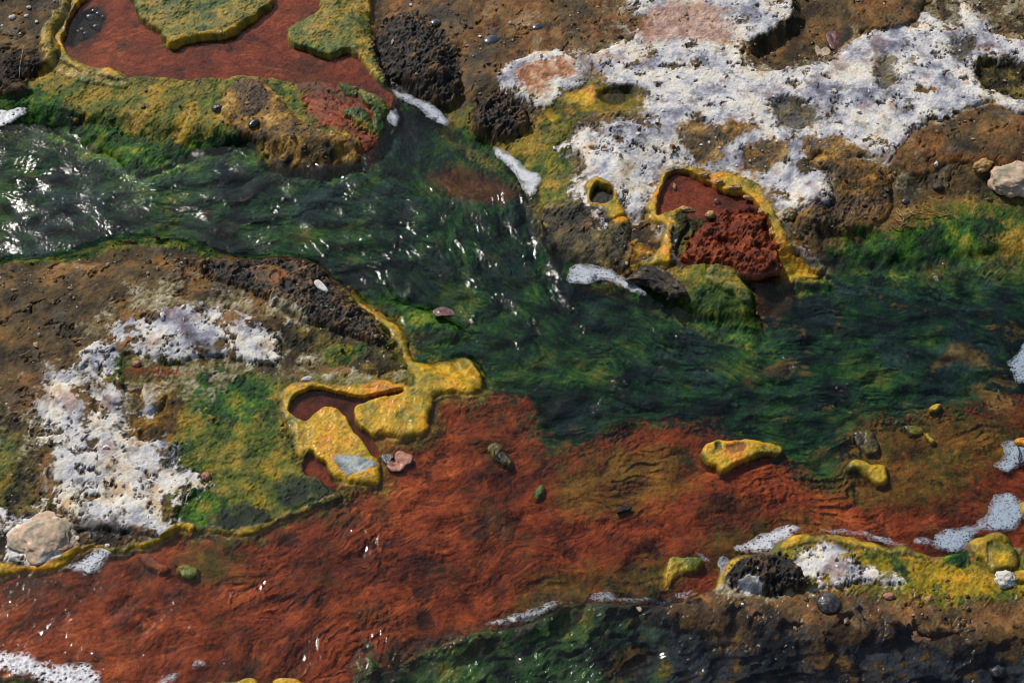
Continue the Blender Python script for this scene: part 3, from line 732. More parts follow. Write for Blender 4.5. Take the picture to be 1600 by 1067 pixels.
    L3([(445, 596), (478, 580), (520, 573), (570, 560), (622, 545), (640, 578), (622, 590), (580, 596), (530, 600), (500, 596)], 24, st_cream, soft=8, amp=6, dh=2, w=10, obj='cream_crust', gaps=.5, rag=1.4)
    L3([(545, 555), (580, 530), (622, 530), (636, 560), (600, 575), (560, 572)], 26, st_darkolive, soft=8, amp=7, dh=4, w=14)
    L3([(500, 540), (540, 528), (575, 532), (560, 550), (520, 565)], 24, ST_GREENER, soft=8, amp=5)
    # yellow ledge with its two pockets
    Y3 = [(437, 612), (450, 598), (480, 592), (520, 599), (560, 594), (600, 589), (640, 597), (646, 590), (640, 570), (628, 540), (606, 505), (575, 475), (548, 446), (562, 452), (590, 474), (612, 486), (636, 511), (639, 536), (650, 554), (690, 548), (716, 546), (745, 560), (758, 580),
          (752, 601), (733, 613), (700, 608), (677, 622), (674, 655), (663, 674), (622, 683), (600, 681), (582, 672), (590, 700), (597, 748), (580, 754), (550, 753), (518, 744), (508, 726), (490, 715), (480, 702), (470, 712), (460, 692), (452, 660), (438, 640)]
    L3(Y3, 20, st_olive, soft=30, amp=14, rag=1.4, grow=9, alpha=.85, tint=(1.15, 1.05, .6), obj='mat3')
    L3(Y3, 20, st_yellow, soft=6, amp=3.5, rag=1.2, dh=4, w=12, obj='ledge3')
    K1 = [(450, 640), (456, 622), (468, 612), (490, 606), (530, 612), (560, 618), (600, 612), (630, 606), (622, 614), (585, 622), (556, 632), (553, 646), (560, 662), (578, 676), (592, 700), (584, 712), (570, 692), (552, 668), (536, 646), (526, 636), (508, 634), (492, 642), (478, 656), (462, 650)]
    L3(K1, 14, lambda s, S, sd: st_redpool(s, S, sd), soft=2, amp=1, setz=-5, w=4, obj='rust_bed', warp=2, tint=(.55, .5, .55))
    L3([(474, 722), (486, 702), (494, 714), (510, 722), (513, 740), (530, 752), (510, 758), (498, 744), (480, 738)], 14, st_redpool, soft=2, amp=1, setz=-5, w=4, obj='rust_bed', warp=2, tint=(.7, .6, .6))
    L3([(522, 707), (546, 705), (580, 713), (583, 726), (542, 738), (528, 720)], 21, st_grey, soft=3, amp=2.5, obj='grey_patch')
    L3([(430, 748), (470, 742), (505, 750), (532, 768), (500, 778), (450, 790), (428, 776)], 18, st_darkgreen, soft=8, amp=5, obj='mat3')
    L3([(330, 800), (380, 785), (420, 795), (420, 815), (360, 826), (320, 820)], 18, st_darkgreen, soft=8, amp=6, obj='mat3')
    L3([(300, 818), (350, 824), (400, 818), (450, 798), (490, 786), (528, 764), (538, 769), (520, 784), (480, 799), (440, 812), (400, 832), (350, 836), (300, 830)], 14, ST_YOLIVE, soft=5, amp=3, dh=2, w=5, obj='rim3')
    L3([(-200, 892), (0, 876), (40, 879), (80, 871), (102, 862), (130, 846), (155, 846), (186, 852), (210, 839), (240, 838), (258, 824), (276, 814), (302, 812), (300, 828), (276, 828), (258, 842), (240, 853), (210, 851), (186, 865), (150, 854), (130, 860), (100, 881), (60, 892), (20, 892), (0, 898), (-200, 912)], 18, st_yellow, soft=5, amp=3, dh=4, w=7, obj='rim3')

    # --- lower right bank
    L(BANK4, 4, st_orange, soft=4, amp=3, dh=12, w=24, obj='bank4', warp=4)
    L([(1130, 890), (1165, 868), (1215, 850), (1255, 838), (1300, 836), (1350, 842), (1400, 855), (1450, 864), (1500, 866), (1600, 860), (2200, 860), (2200, 900), (1600, 930), (1500, 940), (1400, 928), (1300, 915), (1180, 915)], 14, st_olive, soft=30, amp=16, rag=1.4, obj='mat4', tint=(1.15, 1.1, .6))
    L([(1340, 868), (1400, 868), (1480, 880), (1560, 900), (1580, 925), (1480, 930), (1400, 915), (1350, 905)], 14, st_yellow, soft=40, amp=22, rag=1.5, gaps=.3, alpha=.6, obj='mat4')
    for p in ([(1395, 870), (1420, 880), (1425, 905), (1410, 905)], [(1475, 862), (1512, 852), (1514, 872), (1490, 885)], [(1380, 845), (1420, 850), (1405, 868), (1380, 860)]):
        L(p, 14, st_green, soft=10, amp=7, obj='mat4')
    L([(1118, 916), (1122, 888), (1136, 872), (1160, 861), (1192, 857), (1216, 845), (1233, 834), (1262, 829), (1302, 831), (1352, 838), (1382, 848), (1422, 851), (1450, 862), (1444, 870), (1400, 864), (1345, 854), (1300, 846), (1260, 845), (1222, 862), (1175, 870), (1145, 890), (1132, 915)], 12, ST_YDARK, soft=9, amp=5, dh=3, w=10, obj='rim4')
    L([(1228, 880), (1240, 866), (1262, 850), (1280, 843), (1302, 846), (1325, 855), (1345, 870), (1370, 884), (1410, 895), (1416, 906), (1362, 906), (1302, 908), (1270, 914), (1250, 898)], 18, st_white, soft=9, amp=8, dh=5, w=9, obj='crust4', gaps=.55, rag=1.4)
    L([(1120, 920), (1140, 898), (1180, 905), (1260, 915), (1280, 925), (1220, 930), (1150, 930)], 16, st_cream, soft=10, amp=12, alpha=.7)
    L([(1135, 905), (1150, 876), (1185, 862), (1220, 866), (1250, 882), (1262, 912), (1225, 920), (1170, 918)], 16, st_dark, soft=6, amp=7, rag=1.5, dh=17, w=26, micro=1.2, obj='stone_black')
    L([(1160, 908), (1172, 902), (1190, 908), (1186, 922), (1168, 924)], 16, st_white, soft=4, amp=5, rag=1.4)
    L([(1512, 850), (1520, 835), (1546, 827), (1576, 832), (1588, 850), (1590, 882), (1562, 892), (1548, 890), (1538, 872), (1524, 868)], 12, ST_YDARK, soft=3, amp=2, dh=7, w=9, obj='lobe4')
    L([(1545, 842), (1552, 846), (1552, 876), (1545, 872)], 18, st_darkolive, soft=3, amp=2, dh=-3, w=4, alpha=.7)
    SL = [(562, 1075), (600, 1049), (660, 1019), (720, 994), (790, 984), (850, 964), (880, 944), (990, 946), (1050, 946), (1090, 958), (1150, 966), (1200, 972), (1260, 985), (1330, 978), (1400, 985), (1480, 1000), (1600, 1000), (2200, 1000), (2200, 1800), (460, 1800)]
    L(SL, 4, st_sky_slate, soft=60, amp=24, rag=1.3, dh=-9, w=40, shape='soft', obj='slate_bed', warp=8)
    for p in ([(1105, 985), (1150, 972), (1178, 1000), (1140, 1014)], [(1262, 975), (1320, 962), (1350, 990), (1300, 1002)], [(1250, 1022), (1300, 1012), (1352, 1050), (1300, 1044)], [(955, 1045), (985, 1008), (1004, 1028), (972, 1062)],
              [(1500, 965), (1560, 950), (1620, 955), (1620, 1005), (1540, 1000)], [(1440, 985), (1480, 975), (1500, 995), (1460, 1005)], [(1050, 945), (1110, 955), (1120, 975), (1070, 975)]):
        L(p, 4, st_tan, soft=24, amp=14, rag=1.5, micro=.4, alpha=.8, tint=(1.0, .88, .7))
    L([(-600, 1054), (0, 1052), (60, 1060), (118, 1072), (190, 1200), (300, 1700), (-600, 1700)], 4, st_darkgreen, soft=6, amp=4, dh=9, w=30, shape='soft', obj='bank5')
    # --- algae pads and lumps standing in the shallows
    PAD = [('pad_long', [(1094, 706), (1104, 690), (1126, 682), (1160, 684), (1196, 680), (1222, 686), (1228, 698), (1216, 708), (1190, 711), (1164, 722), (1142, 733), (1126, 738), (1116, 728), (1106, 724)], 9, st_yellow, 15, 9),
           ('pad_curl', [(1322, 726), (1334, 715), (1352, 716), (1362, 721), (1384, 723), (1391, 740), (1387, 752), (1372, 757), (1358, 744), (1344, 734), (1330, 735)], 8, ST_YDARK, 13, 8),
           ('pad_round', [(1450, 637), (1458, 629), (1470, 628), (1475, 634), (1469, 643), (1457, 644)], 5, st_yellow, 11, 6),
           ('pad_tiny', [(1444, 674), (1452, 675), (1465, 688), (1457, 694), (1447, 685)], 3, st_yellow, 9, 6),
           ('pad_edge', [(1408, 664), (1425, 661), (1446, 669), (1442, 678), (1420, 678)], 1, ST_YOLIVE, 7, 6),
           ('pad_brown', [(1330, 680), (1342, 670), (1360, 669), (1368, 684), (1376, 702), (1360, 710), (1344, 698)], 1, st_darkolive, 8, 9),
           ('pad_foam', [(1584, 688), (1596, 680), (1640, 680), (1640, 700), (1594, 697)], 6, st_yellow, 13, 8),
           ('pad_sheet', [(1590, 785), (1602, 780), (1650, 786), (1650, 812), (1602, 808)], 6, st_yellow, 13, 8),
           ('pad_awash', [(274, 886), (284, 878), (300, 879), (312, 888), (309, 900), (296, 906), (280, 900)], 3, st_olive, 9, 9),
           ('pad_ridge', [(214, 864), (232, 861), (248, 874), (266, 886), (258, 896), (238, 890), (222, 878)], 1, st_rust, 8, 8),
           ('pad_bottom', [(422, 1066), (428, 1057), (445, 1055), (462, 1058), (478, 1070), (472, 1100), (428, 1100)], 5, st_yellow, 12, 7),
           ('pad_bottom2', [(304, 1067), (340, 1062), (370, 1059), (402, 1060), (404, 1090), (308, 1100)], 4, ST_YDARK, 10, 7),
           ('pad_corner', [(1038, 908), (1042, 874), (1050, 867), (1088, 869), (1096, 877), (1088, 890), (1064, 896), (1052, 906), (1044, 914)], 2, ST_LIME, 7, 9),
           ('pad_orange', [(1584, 902), (1590, 888), (1640, 884), (1640, 912), (1596, 910)], 12, st_yellow, 8, 9),
           ('lump_upright', [(762, 700), (768, 691), (782, 691), (793, 704), (803, 720), (799, 730), (785, 723), (772, 717)], 5, st_darkolive, 11, 10),
           ('lump_chip', [(834, 770), (837, 760), (848, 751), (851, 762), (844, 779), (836, 783)], 4, st_olive, 10, 6)]
    for k, p, z, st, dh, w in PAD:
        L(p, z, st, soft=2.5, amp=2.5, dh=dh, w=w, obj=k, warp=3)
    L([(1132, 694), (1150, 689), (1168, 692), (1164, 703), (1140, 704)], 10, st_tan, soft=5, amp=3, dh=-3, w=7, shape='soft', obj='pad_dimple', tint=(1.2, .95, .5))
    L([(1112, 694), (1122, 690), (1128, 700), (1118, 706)], 10, ST_YOLIVE, soft=4, amp=3, dh=-2.5, w=6, shape='soft', obj='pad_long')
    L([(1188, 692), (1200, 690), (1202, 700), (1190, 702)], 10, ST_YOLIVE, soft=4, amp=3, dh=-2, w=6, shape='soft', obj='pad_long')
    return s


# key -> (object name, label, category, kind)
GROUND = {
    'rust_bed': ('red_stream_bed', 'rust red silt bed of the shallow water with fine streamers', 'stream bed', 'structure'),
    'stream_bed': ('green_stream_bed', 'dark green algae covered bed of the deeper channel', 'stream bed', 'structure'),
    'slate_bed': ('dark_stream_bed', 'blue black and mossy bed of the clear water in the lower right corner', 'stream bed', 'structure'),
    'bank1': ('bank', 'brown and olive bank in the upper left', 'bank', 'structure'),
    'bank2': ('bank', 'orange brown bank behind the white crust in the upper right', 'bank', 'structure'),
    'bank3': ('bank', 'brown earth bank on the left between stream and red shallows', 'bank', 'structure'),
    'bank4': ('bank', 'ochre bank in the lower right above the dark water', 'bank', 'structure'),
    'bank5': ('bank', 'dark wet bank in the lower left corner under the foam', 'bank', 'structure'),
    'pool1': ('red_pool_bed', 'brick red silt bottom of the still pool at the top left', 'pool', 'structure'),
    'pool2': ('red_pool_bed', 'brick red silt bottom of the small pool inside the yellow rim', 'pool', 'structure'),
    'apron': ('algae_mat', 'bright green mossy algae fringe along the upper left stream edge', 'algae mat', None),
    'mound': ('sediment_mound', 'tan ochre sediment mound overhanging the stream below the red cascade', 'sediment mound', None),
    'cascade': ('red_cascade', 'rust red sediment cascade running from the top pool to the stream', 'sediment', None),
    'green_lump': ('algae_lump', 'olive green algae lumps standing in the rust red cascade', 'algae lump', None),
    'rim1': ('algae_ridge', 'olive yellow algae rim along the left edge of the top pool', 'algae rim', None),
    'island1': ('algae_island', 'olive algae shelf with yellow lip at the top of the red pool', 'algae mat', None),
    'island2': ('algae_island', 'olive algae shelf between the red pool and the black boulder', 'algae mat', None),
    'boulder_foot': ('boulder', 'black porous boulder at the top centre above the outflow', 'boulder', None),
    'boulder_lobe': ('boulder', 'lower black rock lobe hanging over the foam strip at the outflow', 'boulder', None),
    'rock_knobbly': ('rock_outcrop', 'knobbly dark rock with pale specks on the olive margin below the boulder', 'rock', None),
    'stone_black': ('stone', 'black crusty mound on the lower right bank between white crust and yellow lip', 'stone', None),
    'stone_white': ('stone', 'white stone with mossy side standing on the olive mat of the left bank', 'stone', None),
    'pink_centre': ('pink_centre', 'pinkish orange centre of the white ring', None, None, 'crust_ring'),
    'grey_patch': ('grey_patch', 'pale grey patch', None, None, 'ledge3'),
    'hole_floor': ('hole_floor', None, None, None, 'rim_hole'),
    'pad_dimple': ('dimple', 'orange brown dimple', None, None, 'pad_long'),
    'orange_patch': ('orange_patch', 'orange yellow patch', None, None, 'hollow'),
    'rust_patch': ('rust_patch', 'orange brown patch', None, None, 'crest'),
    'hollow': ('algae_mat', 'olive mat in the wet hollow with an orange patch beside the white crust', 'algae mat', None),
    'crust_ring': ('mineral_crust', 'small white crust ring around a pink centre near the top', 'mineral crust', None),
    'crust_main': ('mineral_crust', 'largest white mineral crust, spreading over the upper right bank', 'mineral crust', None),
    'lump_ground': ('rock_outcrop', 'lumpy brown rock just right of the white crust and yellow rim', 'rock', None),
    'shore_mat': ('algae_mat', 'soft green algae mat on the far shore at the right', 'algae mat', None),
    'slope': ('rock_slope', 'dark olive lumpy slope under the small yellow rimmed hole', 'rock', None),
    'ledge_mat': ('algae_mat', 'green algae ledge with bright edge below the red pool and the driftwood', 'algae mat', None),
    'ledge_lump': ('algae_lump', 'rounded olive lump at the outlet below the red pool', 'algae lump', None),
    'rim2': ('algae_ridge', 'thick yellow algae rim curling round the red pool in the white crust', 'algae rim', None),
    'red_sinter': ('red_sinter', 'knobbly glossy dark red deposit filling the lower half of the rimmed pool', 'mineral deposit', None),
    'rim_hole': ('algae_ridge', 'small yellow rim round a dark hole in the white crust', 'algae rim', None),
    'shoal_mat': ('algae_mat', 'yellow green algae shoal in the stream beside the yellow lobe', 'algae mat', None),
    'shoal_mat2': ('algae_mat', 'small green algae patch at the foot of the yellow rim by the red pool', 'algae mat', None),
    'crest': ('rock_outcrop', 'dark rugged rock crest on top of the left bank', 'rock', None),
    'mat3': ('algae_mat', 'mottled green and yellow algae mat covering the middle of the left bank', 'algae mat', None),
    'crust_arc': ('mineral_crust', 'flaky grey white crust arching below the dark crest', 'mineral crust', None),
    'crust_low': ('mineral_crust', 'pitted cream white crust on the lower left bank', 'mineral crust', None),
    'cream_crust': ('mineral_crust', 'narrow cream grey crust above the yellow ledge', 'mineral crust', None),
    'ledge3': ('algae_ledge', 'bright yellow algae ledge with two pockets and a grey patch', 'algae ledge', None),
    'rim3': ('algae_ridge', 'long yellow algae rim along the lower edge of the left bank', 'algae rim', None),
    'mat4': ('algae_mat', 'yellow olive algae mat on the lower right bank', 'algae mat', None),
    'rim4': ('algae_ridge', 'yellow lip between foam and the black stone on the lower right bank', 'algae rim', None),
    'crust4': ('mineral_crust', 'bright white crust beside the black stone on the lower right bank', 'mineral crust', None),
    'lobe4': ('algae_lump', 'yellow olive algae lobe with a crease beside the large foam patch', 'algae lump', None),
    'pad_long': ('algae_pad', 'long yellow algae pad with a dimpled top in the red and green water', 'algae pad', None),
    'pad_curl': ('algae_pad', 'curled olive yellow algae pad right of the long one', 'algae pad', None),
    'pad_round': ('algae_pad', 'small round yellow pad at the edge of the green channel near the right', 'algae pad', None),
    'pad_tiny': ('algae_pad', 'tiny yellow pad in the brown shallows left of the foam clump', 'algae pad', None),
    'pad_edge': ('algae_pad', 'flat olive pad awash just left of the tiny yellow pad', 'algae pad', None),
    'pad_brown': ('algae_lump', 'brown lump awash between the curled pad and the green channel', 'lump', None),
    'pad_foam': ('algae_pad', 'yellow pad at the right edge above the foam clump', 'algae pad', None),
    'pad_sheet': ('algae_pad', 'yellow pad at the right edge behind the blue grey foam sheet', 'algae pad', None),
    'pad_awash': ('algae_pad', 'small olive yellow pad awash below the yellow rim at the lower left', 'algae pad', None),
    'pad_ridge': ('sediment_ridge', 'red brown ridge awash left of the small olive yellow pad', 'sediment', None),
    'pad_bottom': ('algae_pad', 'yellow pad at the bottom edge, right one of two', 'algae pad', None),
    'pad_bottom2': ('algae_pad', 'yellow olive pad at the bottom edge, left one of two', 'algae pad', None),
    'pad_corner': ('algae_pad', 'yellow green three cornered mat in the shallows left of the lower right bank', 'algae mat', None),
    'pad_orange': ('algae_pad', 'dark yellow pad right of the white stone at the lower right edge', 'algae pad', None),
    'lump_upright': ('algae_lump', 'olive brown lump in the middle of the red shallows', 'lump', None),
    'lump_chip': ('algae_lump', 'small olive chip standing in the red shallows below the brown lump', 'lump', None),
}
# ------------------------------------------------------------------ materials
def new_mat(name):
    m = bpy.data.materials.new(name)
    m.use_nodes = True
    nt = m.node_tree
    return m, nt, nt.nodes['Principled BSDF'], nt.nodes['Material Output']


def nd(nt, kind, **kw):
    n = nt.nodes.new(kind)
    for k, v in kw.items():
        if k in n.inputs:
            n.inputs[k].default_value = v
        else:
            setattr(n, k, v)
    return n


def ground_mat(name, grain=420.0, amount=.35, bump=.5, coat=.0, spec=.5):
    """Pigment and roughness of the patch come from the mesh; noise adds grains and fine relief."""
    m, nt, bs, out = new_mat(name)
    at = nd(nt, 'ShaderNodeAttribute', attribute_name='pigment')
    ar = nd(nt, 'ShaderNodeAttribute', attribute_name='matt')
    tc = nd(nt, 'ShaderNodeTexCoord')
    n1 = nd(nt, 'ShaderNodeTexNoise', Scale=grain, Detail=5.0, Roughness=.65)
    n2 = nd(nt, 'ShaderNodeTexNoise', Scale=grain * .33, Detail=4.0, Roughness=.6)
    nt.links.new(tc.outputs['Object'], n1.inputs['Vector']); nt.links.new(tc.outputs['Object'], n2.inputs['Vector'])
    ad = nd(nt, 'ShaderNodeMath', operation='ADD')
    nt.links.new(n1.outputs[0], ad.inputs[0]); nt.links.new(n2.outputs[0], ad.inputs[1])
    mr = nd(nt, 'ShaderNodeMapRange'); mr.inputs['From Min'].default_value = .6; mr.inputs['From Max'].default_value = 1.4
    mr.inputs['To Min'].default_value = 1 - amount; mr.inputs['To Max'].default_value = 1 + amount
    nt.links.new(ad.outputs[0], mr.inputs['Value'])
    mx = nd(nt, 'ShaderNodeVectorMath', operation='SCALE')
    nt.links.new(at.outputs['Color'], mx.inputs[0]); nt.links.new(mr.outputs[0], mx.inputs['Scale'])
    nt.links.new(mx.outputs[0], bs.inputs['Base Color'])
    r2 = nd(nt, 'ShaderNodeMath', operation='MULTIPLY_ADD'); r2.inputs[1].default_value = .3
    nt.links.new(n2.outputs[0], r2.inputs[0])
    sb = nd(nt, 'ShaderNodeMath', operation='SUBTRACT'); sb.inputs[1].default_value = .15
    nt.links.new(ar.outputs['Fac'], sb.inputs[0]); nt.links.new(sb.outputs[0], r2.inputs[2])
    nt.links.new(r2.outputs[0], bs.inputs['Roughness'])
    bp = nd(nt, 'ShaderNodeBump', Strength=bump, Distance=.0025)
    nt.links.new(ad.outputs[0], bp.inputs['Height']); nt.links.new(bp.outputs[0], bs.inputs['Normal'])
    bs.inputs['Coat Weight'].default_value = coat
    bs.inputs['Coat Roughness'].default_value = .2
    bs.inputs['Specular IOR Level'].default_value = spec
    return m


def solid_mat(name, stops, scale=60.0, rough=.5, bump=.5, coat=0.0, dist=.003, spots=None):
    """Noise driven pigment for the loose things."""
    m, nt, bs, out = new_mat(name)
    tc = nd(nt, 'ShaderNodeTexCoord')
    n1 = nd(nt, 'ShaderNodeTexNoise', Scale=scale, Detail=7.0, Roughness=.65, Distortion=.4)
    n2 = nd(nt, 'ShaderNodeTexNoise', Scale=scale * 6, Detail=4.0, Roughness=.65)
    for n in (n1, n2):
        nt.links.new(tc.outputs['Object'], n.inputs['Vector'])
    cr = nd(nt, 'ShaderNodeValToRGB')
    e = cr.color_ramp.elements
    while len(e) > 1:
        e.remove(e[-1])
    for i, (p, c) in enumerate(stops):
        el = e[0] if i == 0 else e.new(p)
        el.position = p; el.color = tuple(lin(c)) + (1,)
    nt.links.new(n1.outputs[0], cr.inputs[0])
    mr = nd(nt, 'ShaderNodeMapRange'); mr.inputs['From Min'].default_value = .3; mr.inputs['From Max'].default_value = .7
    mr.inputs['To Min'].default_value = .7; mr.inputs['To Max'].default_value = 1.3
    nt.links.new(n2.outputs[0], mr.inputs['Value'])
    sc = nd(nt, 'ShaderNodeVectorMath', operation='SCALE')
    nt.links.new(cr.outputs[0], sc.inputs[0]); nt.links.new(mr.outputs[0], sc.inputs['Scale'])
    nt.links.new(sc.outputs[0], bs.inputs['Base Color'])
    bs.inputs['Roughness'].default_value = rough
    ad = nd(nt, 'ShaderNodeMath', operation='ADD')
    nt.links.new(n1.outputs[0], ad.inputs[0]); nt.links.new(n2.outputs[0], ad.inputs[1])
    bp = nd(nt, 'ShaderNodeBump', Strength=bump, Distance=dist)
    nt.links.new(ad.outputs[0], bp.inputs['Height']); nt.links.new(bp.outputs[0], bs.inputs['Normal'])
    bs.inputs['Coat Weight'].default_value = coat
    bs.inputs['Coat Roughness'].default_value = .1
    return m


def water_mat(name, tint, rough=.05, bump=.3, scale=90.0, dist=.002):
    """A clear skin of water: tinted see-through plus Fresnel reflection."""
    m, nt, bs, out = new_mat(name)
    nt.nodes.remove(bs)
    tc = nd(nt, 'ShaderNodeTexCoord')
    n1 = nd(nt, 'ShaderNodeTexNoise', Scale=scale, Detail=4.0, Roughness=.6, Distortion=.6)
    nt.links.new(tc.outputs['Object'], n1.inputs['Vector'])
    bp = nd(nt, 'ShaderNodeBump', Strength=bump, Distance=dist)
    nt.links.new(n1.outputs[0], bp.inputs['Height'])
    fr = nd(nt, 'ShaderNodeFresnel', IOR=1.33)
    nt.links.new(bp.outputs[0], fr.inputs['Normal'])
    tr = nd(nt, 'ShaderNodeBsdfTransparent'); tr.inputs['Color'].default_value = tuple(tint) + (1,)
    gl = nd(nt, 'ShaderNodeBsdfGlossy', Roughness=rough)
    nt.links.new(bp.outputs[0], gl.inputs['Normal'])
    mx = nd(nt, 'ShaderNodeMixShader')
    nt.links.new(fr.outputs[0], mx.inputs[0]); nt.links.new(tr.outputs[0], mx.inputs[1]); nt.links.new(gl.outputs[0], mx.inputs[2])
    nt.links.new(mx.outputs[0], out.inputs['Surface'])
    return m


# ------------------------------------------------------------------ mesh helpers
def tag(o, label=None, cat=None, group=None, kind=None):
    for k, v in (('label', label), ('category', cat), ('group', group), ('kind', kind)):
        if v:
            o[k] = v
    return o


def mesh_obj(name, V, quads, mat, parent=None, attrs=None, normals=None, smooth=True, tris=None):
    """V in mm (n,3); quads (m,4) and or tris (k,3)."""
    me = bpy.data.meshes.new(name)
    V = np.asarray(V, f32) * f32(MM)
    nq = 0 if quads is None else len(quads); nt_ = 0 if tris is None else len(tris)
    me.vertices.add(len(V)); me.vertices.foreach_set('co', V.ravel())
    idx = np.concatenate([np.asarray(q, np.int32).ravel() for q in (quads, tris) if q is not None and len(q)])
    me.loops.add(len(idx)); me.loops.foreach_set('vertex_index', idx)
    me.polygons.add(nq + nt_)
    st = np.concatenate([np.arange(nq) * 4, nq * 4 + np.arange(nt_) * 3]).astype(np.int32)
    me.polygons.foreach_set('loop_start', st)
    if not smooth:
        me.polygons.foreach_set('use_smooth', np.zeros(nq + nt_, bool))
    for k, a in (attrs or {}).items():
        if a.ndim == 2:
            at = me.attributes.new(k, 'FLOAT_COLOR', 'POINT')
            at.data.foreach_set('color', np.concatenate([a, np.ones((len(a), 1))], 1).astype(f32).ravel())
        else:
            at = me.attributes.new(k, 'FLOAT', 'POINT')
            at.data.foreach_set('value', a.astype(f32))
    me.update(calc_edges=True)
    if smooth:
        me.polygons.foreach_set('use_smooth', np.ones(nq + nt_, bool))
    if normals is not None:
        me.normals_split_custom_set_from_vertices(normals.astype(f32))
    me.materials.append(mat)
    o = bpy.data.objects.new(name, me)
    COL.objects.link(o)
    if parent:
        o.parent = parent
    return o


def grid_obj(name, fld, Z, faces, mat, NRM=None, attrs=True):
    """The cells of the grid named by the mask 'faces', as one mesh."""
    ny, nx = fld.shape
    j, i = np.nonzero(faces)
    a = j * nx + i
    Q = np.stack([a, a + 1, a + nx + 1, a + nx], 1)
    used = np.zeros(ny * nx, bool); used[Q.ravel()] = True
    remap = np.cumsum(used) - 1
    V = np.stack([fld.X.ravel()[used], fld.Y.ravel()[used], Z.ravel()[used]], 1)
    at = None
    if attrs:
        at = {'pigment': np.clip(fld.C.reshape(-1, 3)[used], .002, .9), 'matt': np.clip(fld.R.ravel()[used], .05, 1)}
    return mesh_obj(name, V, remap[Q], mat, attrs=at, normals=None if NRM is None else NRM.reshape(-1, 3)[used])


# ------------------------------------------------------------------ ground
SX, SY = 1.55, 2.0
ux, uy = unproj(np.array([0, 1600, 0, 1600]), np.array([0, 0, 1067, 1067]), 30)
x_lo, x_hi = -1010., 1010.
y_lo, y_hi = unproj(800, 1067, 0)[1] - 45, unproj(800, 0, -10)[1] + 40
fxs = np.arange(x_lo, x_hi, SX); fys = np.arange(y_lo, y_hi, SY)
F = place(Field(fxs, fys))
H = F.Hb + F.Hm + .45 * F.n(95, 3.5) * (1 - .8 * ss(-2, -6, F.Hb))
gy, gx = np.gradient(H, SY, SX)
NRM = np.stack([-gx, -gy, np.ones_like(H)], -1); NRM /= np.linalg.norm(NRM, axis=-1, keepdims=True)


def h_at(x, y):
    i = int(np.clip((x - x_lo) / SX, 0, len(fxs) - 1)); j = int(np.clip((y - y_lo) / SY, 0, len(fys) - 1))
    return float(H[j, i])


WET = {'rust_bed', 'stream_bed', 'slate_bed', 'pool1', 'pool2'}
GM, MADE, PARTS = {}, {}, []
for k, v in F.ids.items():
    nm, label, cat, kind, par = (GROUND[k] + (None,))[:5]
    style = nm if nm not in ('bank',) else ('wet_earth' if k == 'bank4' else 'earth')
    if style not in GM:
        crusty = nm == 'mineral_crust'
        GM[style] = ground_mat(style, 480 if crusty else 420, .24 if crusty else .42, .7 if crusty else .6,
                               (.3 if k in ('bank4', 'slate_bed') else .1 if k in ('bank4', 'slate_bed') or nm in ('algae_ridge', 'algae_ledge', 'algae_lump', 'algae_pad') else 0),
                               .08 if k in WET else (.15 if crusty or nm in ('bank', 'algae_mat', 'red_sinter') else .3))
    fc = (F.id == v)[:-1, :-1]
    if not fc.any():
        continue
    o = MADE[k] = grid_obj(nm, F, H, fc, GM[style], NRM)
    if par:
        PARTS.append((o, par, label))
    elif kind == 'structure':
        tag(o, label, None, None, kind)
    else:
        tag(o, label, cat)

for o, par, label in PARTS:
    o.parent = MADE[par]
    if label:
        o['label'] = label

# the land beyond the picture, coarse, out to the horizon
def spread(lo, hi, step, far):
    mid = np.arange(lo, hi + step, step)
    out = []; d = step
    p = hi + step
    while p < far:
        d *= 1.22; p += d; out.append(p)
    neg = []; d = step; p = lo
    while p > -far:
        d *= 1.22; p -= d; neg.append(p)
    return np.concatenate([neg[::-1], mid, out])


oxs, oys = spread(-1800, 1800, 9., 90000.), spread(y_lo - 700, y_hi + 700, 10., 90000.)
O = place(Field(oxs, oys, fine=False))
OH = O.Hb + O.Hm
inside = (O.X > x_lo + 14) & (O.X < x_hi - 16) & (O.Y > y_lo + 14) & (O.Y < y_hi - 16)
near_in = (O.X > x_lo - 14) & (O.X < x_hi + 14) & (O.Y > y_lo - 14) & (O.Y < y_hi + 14)
OH = OH - 3.0 * near_in
ofc = fc = ~(inside[:-1, :-1] & inside[1:, 1:] & inside[:-1, 1:] & inside[1:, :-1])
o = grid_obj('ground', O, OH, fc, ground_mat('outer_ground'))
tag(o, 'rocky ground around the hot spring stream beyond the picture', kind='structure')

# ------------------------------------------------------------------ water
def blob_map(pts, base):
    a = np.full(F.shape, base, f32)
    for u, v, ru, amp in pts:
        x, y = unproj(u, v)
        a += f32(amp) * np.exp(-((F.X - x) ** 2 + (F.Y - y) ** 2 * .7) / (ru * ru)).astype(f32)
    return a


